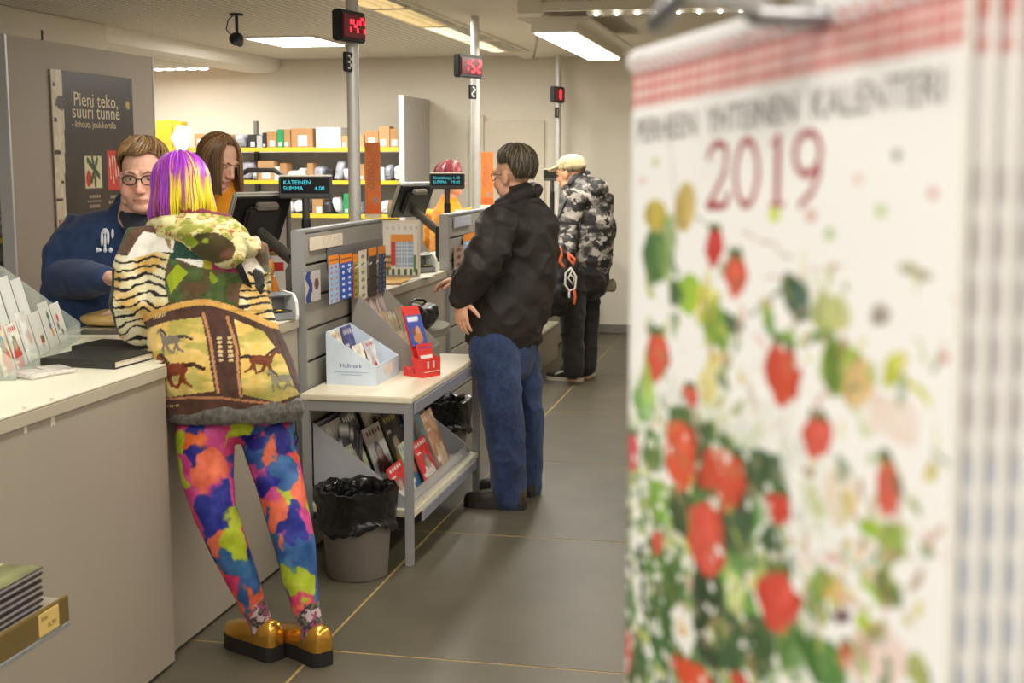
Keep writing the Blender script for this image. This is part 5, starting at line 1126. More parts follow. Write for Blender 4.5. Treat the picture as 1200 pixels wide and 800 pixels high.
# hair: purple crown, yellow streaks and tips
def wcol(az, t_, sh):
    purple = V3(150, 54, 180) + V3(40, 20, 40) * (sh - .5); yel = V3(226, 206, 44) + V3(40, 40, 20) * (sh - .5); mag = V3(150, 70, 130)
    d_ = (az - math.pi) / math.pi    # 0 = back of head, + = left/right
    k = math.sin(az * 9.0 + 1.2) + .6 * math.sin(az * 21)
    yl = np.clip((t_ - .5) * 3.2 + k * .75 + (.55 if -.42 < d_ < .05 else -.3) + (sh - .5) * .5, 0, 1)
    if d_ > .22: yl *= .25
    return purple * (1 - yl) + yel * yl if sh > .12 else mag
hair('hair', woman, hd, hA, .98, 900, lambda az: 1.75 if abs(az - math.pi) < 2.0 else 1.0, lambda az: .14 + .03 * math.sin(az * 7) if abs(az - math.pi) < 2.1 else .02, wcol, wid=.0036, grow=.014, seed=2, out=.16, rough=.4, jit=.1)

# ----------------------------------------------------------------- clerk in navy fleece
hd = W(168, 208, 5.3); hA = frame((.30, -.94, -.10)); s = 1.10
pel = W(118, 405, 5.62); che = W(138, 300, 5.50); nek = W(155, 255, 5.42); rg = hA[:, 0] * V3(1, 1, 0)
sA, eA, wA = W(86, 268, 5.50), W(74, 328, 5.42), W(128, 326, 5.10); sB, eB, wB = W(212, 268, 5.40), W(225, 335, 5.35), W(180, 340, 5.1)
bm_ = MB(); add_head(bm_, hd, hA, s, 1.22); bm_.tube([nek - V3(0, 0, .05), nek * .4 + hd * .6 - V3(0, 0, .02)], [.072, .066]); add_torso(bm_, pel, che, nek, rg, (.19, .2, .2), (.14, .14, .12)); bm_.ell(hd + hA @ V3(0, .02, -.105), (.06, .055, .04), hA)
for q in (-1, 1): h_ = pel + rg * q * .09; f_ = V3(h_[0], h_[1], 0); bm_.tube([h_, h_ * .5 + f_ * .5, f_ + V3(0, 0, .08)], [.10, .07, .045])
for a, b, w_, sd_ in ((sA, eA, wA, 1), (sB, eB, wB, -1)): bm_.tube([che * .4 + a * .6, a, b, w_], [.08, .065, .05, .032]); add_hand(bm_, w_, w_ - b, V3(0, 0, -1), sd_, 1.0, .5)
me = fuse(bm_, .005, 2, 'person'); skin_paint(me, hd, hA, s, (230, 180, 156), (196, 128, 112)); clerk = finish('person', me, 'person in navy fleece with glasses and short light brown hair behind the counter')
add_face_parts(clerk, hd, hA, s, (92, 104, 110), M('brow_brown', (130, 98, 70), .7)); glasses(clerk, hd, hA, s, M('glasses_dark', (50, 42, 40), .3))
fl_ = MB(); fl_.tube([W(108, 440, 5.62), W(112, 405, 5.60), W(120, 350, 5.54), W(138, 300, 5.48), W(148, 272, 5.46), W(154, 256, 5.45)], [(.21, .16), (.235, .18), (.25, .18), (.25, .165), (.19, .13), (.095, .08)], 28, ref=rg)
fl_.tube([che * .6 + sA * .4 + V3(0, 0, .02), W(96, 276, 5.50), W(78, 302, 5.44), eA, eA * .45 + wA * .55, wA * .92 + eA * .08], [.09, .105, .10, .088, .075, .052], 20); fl_.tube([che * .5 + sB * .5, sB, eB, wB], [.10, .095, .08, .055], 18)
fl_.tube([W(134, 262, 5.42), W(137, 246, 5.43), W(142, 232, 5.46)], [.035, .03, .02], 12); fl_.tube([W(184, 270, 5.35), W(187, 252, 5.38), W(188, 240, 5.42)], [.035, .03, .02], 12)
def navy(co): return V3(46, 64, 100) + (fbm(co * 40, 3) - .5)[:, None] * V3(18, 22, 28)
cloth('fleece', fl_, .007, clerk, mv_cloth, navy, amp=.007, scale=(6, 6, 12), seed=12)
pl_ = MB().tube([W(167, 300, 5.26), W(166, 272, 5.30), W(160, 250, 5.37)], [(.045, .02), (.06, .03), (.07, .05)], 16, ref=rg); cloth('polo_collar', pl_, .006, clerk, mv_cloth, lambda co: np.tile(V3(46, 48, 58), (len(co), 1)), amp=.002)
nb = MB(); c_ = W(123, 284, 5.27)
for dx, dz, rx, rz_ in ((0, .045, .012, .012), (.012, .02, .006, .03), (-.012, .015, .006, .03), (.03, .035, .006, .02), (-.022, -.03, .008, .008), (.0, -.03, .007, .01), (.022, -.03, .008, .01), (.0, .0, .005, .035), (-.03, -.03, .006, .01)): nb.ell(c_ + RGT * dx + UPV * dz, (rx, .004, rz_), frame(FWD), 12, 8)
nb.build('chest_emblem', M('white_embroidery', (206, 208, 214), .8), clerk, smooth=True)
tr_ = MB().tube([W(118, 400, 5.62), pel - V3(0, 0, .1)], [(.19, .14), (.18, .14)], 20, ref=rg)
for q in (-1, 1): h_ = pel + rg * q * .095 - V3(0, 0, .05); f_ = V3(h_[0], h_[1], 0); tr_.tube([h_, h_ * .5 + f_ * .5, f_ + V3(0, 0, .06)], [.105, .085, .07])
cloth('trousers', tr_, .01, clerk, mv_cloth, lambda co: np.tile(V3(40, 42, 48), (len(co), 1)), amp=.004)
for q in (-1, 1): h_ = pel + rg * q * .095; f_ = nrm(hA[:, 1] * V3(1, 1, 0)); shoe(clerk, V3(h_[0], h_[1], 0) - f_ * .08, V3(h_[0], h_[1], 0) + f_ * .2, .025, blk_s, blk_s)
def brcol(az, t_, sh): return V3(134, 104, 72) * (.8 + .4 * sh) + V3(26, 20, 8) * (1 if sh > .75 else 0)
hair('hair', clerk, hd, hA, s, 800, lambda az: (lambda b: .91 + .09 * math.sin(az * 3 + 1) + .14 * max(0, min(1, (b - .5) / .4)) + .30 * max(0, min(1, (b - .95) / .3)) + .6 * max(0, min(1, (b - 1.6) / .4)))(min(az, 2 * math.pi - az)), lambda az: 0, brcol, wid=.0042, grow=.022, seed=4, ph0=.05, swirl=1.0, jit=.2)

# ----------------------------------------------------------------- clerk with long hair, orange shirt
hd = W(257, 189, 6.3); hA = frame((.86, -.34, -.42)); s = .96
pel = W(255, 400, 6.55); che = W(266, 275, 6.45); nek = W(256, 228, 6.40); rg = nrm(V3(-.75, -.66, 0))
sA, eA, wA = W(222, 248, 6.5), W(214, 305, 6.45), W(250, 345, 6.2); sB, eB, wB = W(301, 246, 6.45), W(306, 305, 6.4), W(290, 345, 6.15)
bm_ = MB(); add_head(bm_, hd, hA, s, .92); bm_.tube([nek - V3(0, 0, .05), nek * .4 + hd * .6], [.055, .05]); add_torso(bm_, pel, che, nek, rg, (.16, .165, .17), (.11, .12, .1))
for q in (-1, 1): h_ = pel + rg * q * .08; f_ = V3(h_[0], h_[1], 0); bm_.tube([h_, h_ * .5 + f_ * .5, f_ + V3(0, 0, .08)], [.09, .06, .04])
for a, b, w_, sd_ in ((sA, eA, wA, -1), (sB, eB, wB, 1)): bm_.tube([che * .4 + a * .6, a, b, w_], [.07, .05, .04, .027]); add_hand(bm_, w_, w_ - b, V3(0, 0, -1), sd_, .9, .4)
me = fuse(bm_, .005, 2, 'person'); skin_paint(me, hd, hA, s, (234, 184, 158), (206, 130, 116)); girl = finish('person', me, 'person with long brown hair and orange shirt looking down behind the dark monitor')
add_face_parts(girl, hd, hA, s, (80, 70, 60), M('brow_dark', (112, 84, 62), .7), down=True)
def orange(co): return V3(238, 154, 40) + (fbm(co * 30, 3) - .5)[:, None] * V3(24, 24, 20)
sh_ = MB().tube([W(255, 420, 6.55), W(258, 350, 6.5), W(266, 280, 6.45), W(263, 242, 6.44), W(259, 218, 6.40)], [(.17, .12), (.165, .13), (.19, .14), (.165, .12), (.068, .068)], 24, ref=rg)
for a, b in ((sA, eA), (sB, eB)): sh_.tube([che * .5 + a * .5, a, a * .35 + b * .65], [.085, .08, .075], 18)
cloth('shirt', sh_, .007, girl, mv_cloth, orange, amp=.006, seed=21)
tr_ = MB().tube([W(255, 405, 6.55), pel - V3(0, 0, .1)], [(.16, .12), (.155, .12)], 20, ref=rg)
for q in (-1, 1): h_ = pel + rg * q * .08 - V3(0, 0, .05); f_ = V3(h_[0], h_[1], 0); tr_.tube([h_, h_ * .5 + f_ * .5, f_ + V3(0, 0, .06)], [.09, .07, .06])
cloth('trousers', tr_, .01, girl, mv_cloth, lambda co: np.tile(V3(40, 42, 48), (len(co), 1)), amp=.004)
for q in (-1, 1): h_ = pel + rg * q * .08; f_ = nrm(hA[:, 1] * V3(1, 1, 0)); shoe(girl, V3(h_[0], h_[1], 0) - f_ * .08, V3(h_[0], h_[1], 0) + f_ * .18, .025, blk_s, blk_s)
def brcol2(az, t_, sh): return (V3(140, 106, 72) * (1 - t_ * .15) + V3(36, 30, 18) * max(0, .35 - t_)) * (.72 + .5 * sh)
hair('hair', girl, hd, hA, s, 700, lambda az: (.62 if min(az, 2 * math.pi - az) < .75 else 1.15 if min(az, 2 * math.pi - az) < 1.15 else 1.6), lambda az: 0 if min(az, 2 * math.pi - az) < .75 else (.20 if min(az, 2 * math.pi - az) < 1.2 else .28), brcol2, wid=.0042, grow=.012, seed=5, out=.0, part=.25)

# ----------------------------------------------------------------- red-haired clerk far behind
hd = W(529, 210, 10.1); hA = frame((.82, .45, -.05)); s = .98
pel = W(524, 345, 10.25); che = W(526, 268, 10.2); nek = W(526, 235, 10.15); rg = nrm(V3(.45, -.82, 0))
sA, eA, wA = W(548, 250, 10.1), W(552, 290, 10.1), W(560, 310, 9.9); sB, eB, wB = W(508, 250, 10.3), W(506, 290, 10.3), W(516, 315, 10.2)
bm_ = MB(); add_head(bm_, hd, hA, s, .95); bm_.tube([nek - V3(0, 0, .05), nek * .4 + hd * .6], [.055, .05]); add_torso(bm_, pel, che, nek, rg, (.16, .165, .17), (.11, .12, .1))
for q in (-1, 1): h_ = pel + rg * q * .08; f_ = V3(h_[0], h_[1], 0); bm_.tube([h_, h_ * .5 + f_ * .5, f_ + V3(0, 0, .08)], [.09, .06, .04])
for a, b, w_, sd_ in ((sA, eA, wA, -1), (sB, eB, wB, 1)): bm_.tube([che * .4 + a * .6, a, b, w_], [.07, .05, .04, .027]); add_hand(bm_, w_, w_ - b, V3(0, 0, -1), sd_, .9, .4)
me = fuse(bm_, .007, 2, 'person'); skin_paint(me, hd, hA, s, (222, 168, 142)); red = finish('person', me, 'person with short dark red hair and orange shirt behind the back-wall counter')
add_face_parts(red, hd, hA, s, (80, 70, 60), M('brow_dark'))
sh_ = MB().tube([W(524, 350, 10.25), W(525, 310, 10.2), W(526, 268, 10.2), W(526, 246, 10.17), W(526, 236, 10.16)], [(.18, .13), (.18, .14), (.18, .14), (.15, .11), (.08, .07)], 24, ref=rg)
for a, b in ((sA, eA), (sB, eB)): sh_.tube([che * .5 + a * .5, a, a * .2 + b * .8], [.085, .08, .07], 18)
cloth('shirt', sh_, .008, red, mv_cloth, orange, amp=.006, seed=22)
MB().rbox(-.045, .045, -.003, .003, -.02, .02, r=.002, rot=frame(FWD)).build('name_badge', M('badge_white', (216, 212, 220), .5, var=.25, scale=80), red).location = tuple(W(540, 249, 9.93))
tr_ = MB().tube([W(524, 345, 10.25), pel - V3(0, 0, .1)], [(.16, .12), (.155, .12)], 20, ref=rg)
for q in (-1, 1): h_ = pel + rg * q * .08 - V3(0, 0, .05); f_ = V3(h_[0], h_[1], 0); tr_.tube([h_, h_ * .5 + f_ * .5, f_ + V3(0, 0, .06)], [.09, .07, .06])
cloth('trousers', tr_, .01, red, mv_cloth, lambda co: np.tile(V3(40, 42, 48), (len(co), 1)), amp=.004)
for q in (-1, 1): h_ = pel + rg * q * .08; f_ = nrm(hA[:, 1] * V3(1, 1, 0)); shoe(red, V3(h_[0], h_[1], 0) - f_ * .08, V3(h_[0], h_[1], 0) + f_ * .18, .025, blk_s, blk_s)
hair('hair', red, hd, hA, s, 300, lambda az: (.7 if min(az, 2 * math.pi - az) < .8 else 1.9), lambda az: 0 if min(az, 2 * math.pi - az) < .9 else .05, lambda az, t_, sh: V3(122, 38, 46) * (.7 + .5 * sh), wid=.006, grow=.02, seed=6)

# ----------------------------------------------------------------- man in black jacket
hd = W(602, 205, 6.42); hA = frame((-.90, .42, -.10)); s = 1.05; bf = nrm(V3(-.84, .54, 0)); rg = nrm(V3(.54, .84, 0))
pel = W(590, 398, 6.45); che = W(606, 285, 6.45); nek = W(606, 236, 6.44)
sA, eA, wA = W(584, 264, 6.22), W(563, 316, 6.16), W(540, 349, 6.20); sB, eB, wB = W(630, 258, 6.66), W(590, 322, 6.95), W(541, 326, 6.96)
legA = [(578, 405, 6.36), (584, 445, 6.34), (589, 482, 6.32), (594, 530, 6.33), (597, 585, 6.36)]; rA = [.118, .108, .098, .088, .078]
legB = [(606, 405, 6.55), (612, 445, 6.56), (615, 482, 6.56), (617, 530, 6.58), (618, 570, 6.62)]; rB = [.105, .10, .092, .082, .074]
bm_ = MB(); add_head(bm_, hd, hA, s, 1.08); bm_.tube([nek - V3(0, 0, .05), nek * .4 + hd * .6], [.066, .062]); add_torso(bm_, pel, che, nek, rg, (.16, .18, .19), (.11, .12, .11))
for L_, r_ in ((legA, rA), (legB, rB)): bm_.tube([W(*q) for q in L_], [q * .65 for q in r_])
for a, b, w_ in ((sA, eA, wA), (sB, eB, wB)): bm_.tube([che * .4 + a * .6, a, b, w_], [.08, .06, .048, .031])
add_hand(bm_, wA, V3(.03, 0, -1), nrm(V3(.5, .8, 0)), 1, 1.02, .35, .06); add_hand(bm_, wB, nrm(V3(-.8, .0, -.18)), V3(0, 0, -1), 1, 1.0, .55)
me = fuse(bm_, .005, 2, 'person'); skin_paint(me, hd, hA, s, (220, 168, 138)); man = finish('person', me, 'person in black jacket and blue jeans standing at the counter beside the table')
add_face_parts(man, hd, hA, s, (80, 80, 84), M('brow_grey', (92, 84, 76), .7)); glasses(man, hd, hA, s, M('glasses_dark'))
jk = MB().tube([W(590, 388, 6.45), W(593, 370, 6.45), W(601, 325, 6.46), W(609, 288, 6.46), W(612, 262, 6.45), W(610, 244, 6.44), W(607, 232, 6.44)], [(.215, .165), (.225, .18), (.215, .185), (.225, .17), (.215, .145), (.14, .105), (.085, .08)], 32, ref=rg)
jk.tube([che * .5 + sA * .5, sA, W(574, 290, 6.17), eA, eA * .4 + wA * .6, wA * .95 + eA * .05], [.11, .10, .098, .092, .078, .06], 20); jk.tube([che * .5 + sB * .5, sB, eB, wB * .95 + eB * .05], [.11, .10, .085, .06], 20)
jk.tube([W(588, 240, 6.36), W(602, 232, 6.34), W(617, 224, 6.38), W(627, 226, 6.46), W(622, 222, 6.54), W(600, 229, 6.54)], [.028, .034, .038, .038, .034, .028], 12)
cloth('jacket', jk, .0065, man, MV('black_shell', .55, bump=.15, bscale=400, spec=.3), lambda co: V3(44, 39, 35) + (fbm(co * 30, 3) - .5)[:, None] * 12, amp=.019, scale=(7, 7, 9), seed=31)
MB().tube([W(590, 232, 6.36), W(600, 224, 6.42), W(612, 221, 6.44)], [.012] * 3, 8).build('shirt_collar', M('pink_check', (176, 110, 90), .8, var=.2, scale=60), man, smooth=True)
def denim(co): n = fbm(co * V3(12, 12, 5), 3); return V3(44, 58, 90) + (n - .5)[:, None] * V3(30, 36, 48) + (fbm(co * 120, 2) - .5)[:, None] * 24
jn = MB().tube([W(590, 375, 6.45), W(592, 398, 6.45), W(593, 420, 6.45)], [(.18, .135), (.185, .145), (.15, .125)], 24, ref=rg)
for L_, r_ in ((legA, rA), (legB, rB)): jn.tube([W(*q) for q in L_], r_, 22)
cloth('jeans', jn, .0065, man, mv_cloth, denim, amp=.010, scale=(9, 9, 8), seed=33)
bshoe = M('brown_black_leather', (44, 36, 30), .3, var=.2, scale=10, coat=.3)
for (hx, hy, tx, ty) in ((616, 596, 542, 592), (628, 581, 560, 576)):
    h_ = onz(hx, hy, 0); t_ = onz(tx, ty, 0); f_ = nrm(t_ - h_); shoe(man, h_, h_ + f_ * .30, .028, bshoe, blk_s, w=.052, top=.115, lace=blk)
def dkcol(az, t_, sh): return V3(82, 72, 58) * (.75 + .45 * sh) + (V3(34, 32, 28) if sh > .85 else V3(0, 0, 0))
hair('hair', man, hd, hA, s, 1100, lambda az: (lambda b: .80 + .55 * max(0, min(1, (b - .7) / .5)) + .85 * max(0, min(1, (b - 1.7) / .35)))(min(az, 2 * math.pi - az)), lambda az: 0, dkcol, wid=.0034, grow=.016, seed=7, ph0=.05, rough=.5, jit=.2, swirl=.3)

# ----------------------------------------------------------------- man in camouflage jacket
hd = W(668, 203, 9.95); hA = frame((-.93, .33, -.12)); s = 1.03; rg = nrm(V3(.45, .9, 0))
pel = W(691, 315, 9.95); che = W(686, 245, 9.95); nek = W(677, 216, 9.95)
sA, eA, wA = W(671, 232, 9.75), W(665, 272, 9.72), W(664, 296, 9.62); sB, eB, wB = W(704, 235, 10.12), W(706, 268, 10.15), W(668, 288, 10.3)
legA = [(673, 320, 9.86), (672, 350, 9.84), (671, 380, 9.82), (671, 432, 9.82)]; rA = [.105, .098, .088, .08]
legB = [(690, 320, 10.03), (689, 350, 10.03), (688, 380, 10.03), (687, 430, 10.03)]; rB = [.105, .095, .085, .075]
bm_ = MB(); add_head(bm_, hd, hA, s, 1.05); bm_.tube([nek - V3(0, 0, .05), nek * .4 + hd * .6], [.065, .06]); add_torso(bm_, pel, che, nek, rg, (.16, .18, .18), (.11, .12, .11))
for L_, r_ in ((legA, rA), (legB, rB)): bm_.tube([W(*q) for q in L_] + [W(*L_[-1]) - V3(0, 0, .06)], [q * .75 for q in r_] + [.04])
for a, b, w_ in ((sA, eA, wA), (sB, eB, wB)): bm_.tube([che * .4 + a * .6, a, b, w_], [.08, .06, .048, .031]); add_hand(bm_, w_, nrm(w_ - b), V3(0, 0, -1), 1, 1.0, .9)
me = fuse(bm_, .007, 2, 'person'); skin_paint(me, hd, hA, s, (206, 156, 124)); camo_man = finish('person', me, 'person in grey camouflage jacket and beige cap standing by the back-wall counter')
add_face_parts(camo_man, hd, hA, s, (80, 80, 84), M('brow_grey')); glasses(camo_man, hd, hA, s, M('glasses_gold', (190, 160, 80), .3, .6))
def camo(co):
    q = co * V3(15, 15, 24); n = fbm(q, 3); n2 = fbm(q * 1.3 + 8, 3); g = np.tile(V3(110, 104, 98), (len(co), 1)); g[n > .53] = (172, 164, 154); g[n2 > .54] = (44, 41, 40); g[n < .38] = (60, 56, 54); return g
jk = MB().tube([W(692, 308, 9.95), W(691, 290, 9.95), W(688, 262, 9.96), W(685, 240, 9.96), W(681, 222, 9.95), W(677, 212, 9.95)], [(.19, .15), (.20, .165), (.215, .19), (.215, .17), (.16, .12), (.085, .08)], 30, ref=rg)
jk.tube([che * .5 + sA * .5, sA, eA, wA * .9 + eA * .1], [.11, .10, .085, .06], 20); jk.tube([che * .5 + sB * .5, sB, eB, wB], [.11, .105, .09, .06], 20); jk.ell(W(706, 268, 10.1), (.11, .11, .13))
cloth('jacket', jk, .007, camo_man, mv_shiny, camo, amp=.008, seed=41)
ho = MB().ell(W(697, 222, 9.93), (.10, .13, .085)).ell(W(700, 236, 9.93), (.08, .11, .07)).tube([W(664, 222, 9.88), W(676, 212, 10.0), W(690, 212, 10.0)], [.035, .045, .05], 12); cloth('hood', ho, .007, camo_man, mv_shiny, camo, amp=.012, seed=43)
MB().tube([W(668, 214, 9.86), W(676, 206, 9.9), W(688, 203, 10.0)], [.02, .028, .025], 10).build('inner_collar', M('charcoal_fabric', (62, 60, 64), .8), camo_man, smooth=True)
pt_ = MB().tube([W(691, 298, 9.95), W(689, 330, 9.95)], [(.18, .14), (.18, .145)], 20, ref=rg)
for L_, r_ in ((legA, rA), (legB, rB)): pt_.tube([W(*q) for q in L_], r_, 20)
cloth('trousers', pt_, .008, camo_man, mv_cloth, lambda co: V3(40, 37, 34) + (fbm(co * 30, 2) - .5)[:, None] * 14, amp=.010, scale=(9, 9, 10), seed=44)
sn = M('black_suede', (44, 40, 38), .7, var=.2); wsole = M('white_rubber', (206, 198, 182), .6)
for (hx, hy, tx, ty) in ((683, 447, 640, 444), (696, 441, 655, 437)):
    h_ = onz(hx, hy, 0); t_ = onz(tx, ty, 0); f_ = nrm(t_ - h_); o = shoe(camo_man, h_, h_ + f_ * .29, .03, sn, wsole, w=.05, top=.10)
    MB().tube([h_ + f_ * .06 + np.cross(V3(0, 0, 1), f_) * .047 + V3(0, 0, .04), h_ + f_ * .14 + np.cross(V3(0, 0, 1), f_) * .044 + V3(0, 0, .075), h_ + f_ * .2 + np.cross(V3(0, 0, 1), f_) * .046 + V3(0, 0, .05)], [.008] * 3, 8).build('side_stripe', wsole, o, smooth=True)
hair('hair', camo_man, hd, hA, s, 160, lambda az: (.6 if min(az, 2 * math.pi - az) < 1.3 else 1.9), lambda az: 0, lambda az, t_, sh: V3(120, 100, 76) * (.7 + .5 * sh), wid=.005, grow=.004, seed=8)
# beige cap
def tan(co): return V3(186, 170, 130) + (fbm(co * 25, 3) - .5)[:, None] * 44
cp = MB().ell(hd + hA @ V3(0, -.02, .07), (.092, .112, .068), hA).ell(hd + hA @ V3(0, -.025, .05), (.094, .112, .05), hA); cp.ell(hd + hA @ V3(0, .10, .052), (.075, .075, .012), hA @ rotx(-.28)); cloth('cap', cp, .006, camo_man, mv_cloth, tan, amp=.006, seed=46)
# black rucksack carried at his side, with orange pulls and a white cord
bp = thing('rucksack', 'black rucksack with orange pulls and white cord at the side of the camouflage jacket', 'bag', tuple(W(650, 372, 9.62)))
o_ = V3(*bp.location)
me = fuse(MB().ell(W(652, 335, 9.62) - o_, (.13, .13, .22)).ell(W(656, 310, 9.62) - o_, (.13, .12, .15)).ell(W(642, 352, 9.62) - o_, (.10, .11, .12)), .012, 4); wrinkle(me, .022, (12, 12, 12)); new_obj('bag_body', me, M('black_nylon', (30, 28, 27), .55, var=.15, bump=.2), bp)
def loop(pts, r_, nm, mt): MB().tube([W(*p) - o_ for p in pts], [r_] * len(pts), 8).build(nm, mt, bp, smooth=True)
om = M('orange_webbing', (206, 92, 52), .6); wc = M('white_cord', (206, 200, 190), .6)
loop([(656, 290, 9.46), (658, 298, 9.45), (656, 306, 9.45), (660, 312, 9.45)], .012, 'zip_pull', om); loop([(667, 298, 9.48), (674, 304, 9.46), (672, 310, 9.46), (667, 304, 9.46), (666, 297, 9.47)], .01, 'zip_pull', om)
loop([(669, 314, 9.46), (663, 320, 9.46), (662, 333, 9.46), (667, 341, 9.46), (674, 338, 9.46), (675, 324, 9.46), (669, 314, 9.46)], .008, 'cord', wc); loop([(670, 318, 9.45), (666, 326, 9.45), (671, 333, 9.45), (673, 325, 9.45), (668, 322, 9.45)], .006, 'cord', wc); loop([(673, 340, 9.46), (674, 348, 9.46), (673, 355, 9.46)], .010, 'key_strap', om); loop([(667, 342, 9.46), (667, 348, 9.46)], .008, 'metal_clip', steel)
loop([(652, 312, 9.52), (648, 270, 9.6), (660, 240, 9.66), (668, 226, 9.70)], .012, 'shoulder_strap', M('black_nylon'))
sb = thing('sling_bag', 'small khaki shoulder bag hanging behind the camouflage jacket', 'bag', tuple(W(710, 338, 10.1))); o_ = V3(*sb.location); bpx = bp; 
me = fuse(MB().rbox(-.08, .08, -.035, .035, -.03, .06, r=.012, rot=frame(nrm(V3(-.5, .86, .25)), (-.2, 0, 1))), .008, 2); wrinkle(me, .008, (14, 14, 14)); new_obj('bag_body', me, M('khaki_canvas', (150, 140, 112), .8, var=.12), sb)
MB().tube([W(704, 328, 10.1) - o_, W(707, 312, 10.1) - o_, W(703, 292, 10.12) - o_], [.006] * 3, 8).build('strap', M('khaki_canvas'), sb, smooth=True)
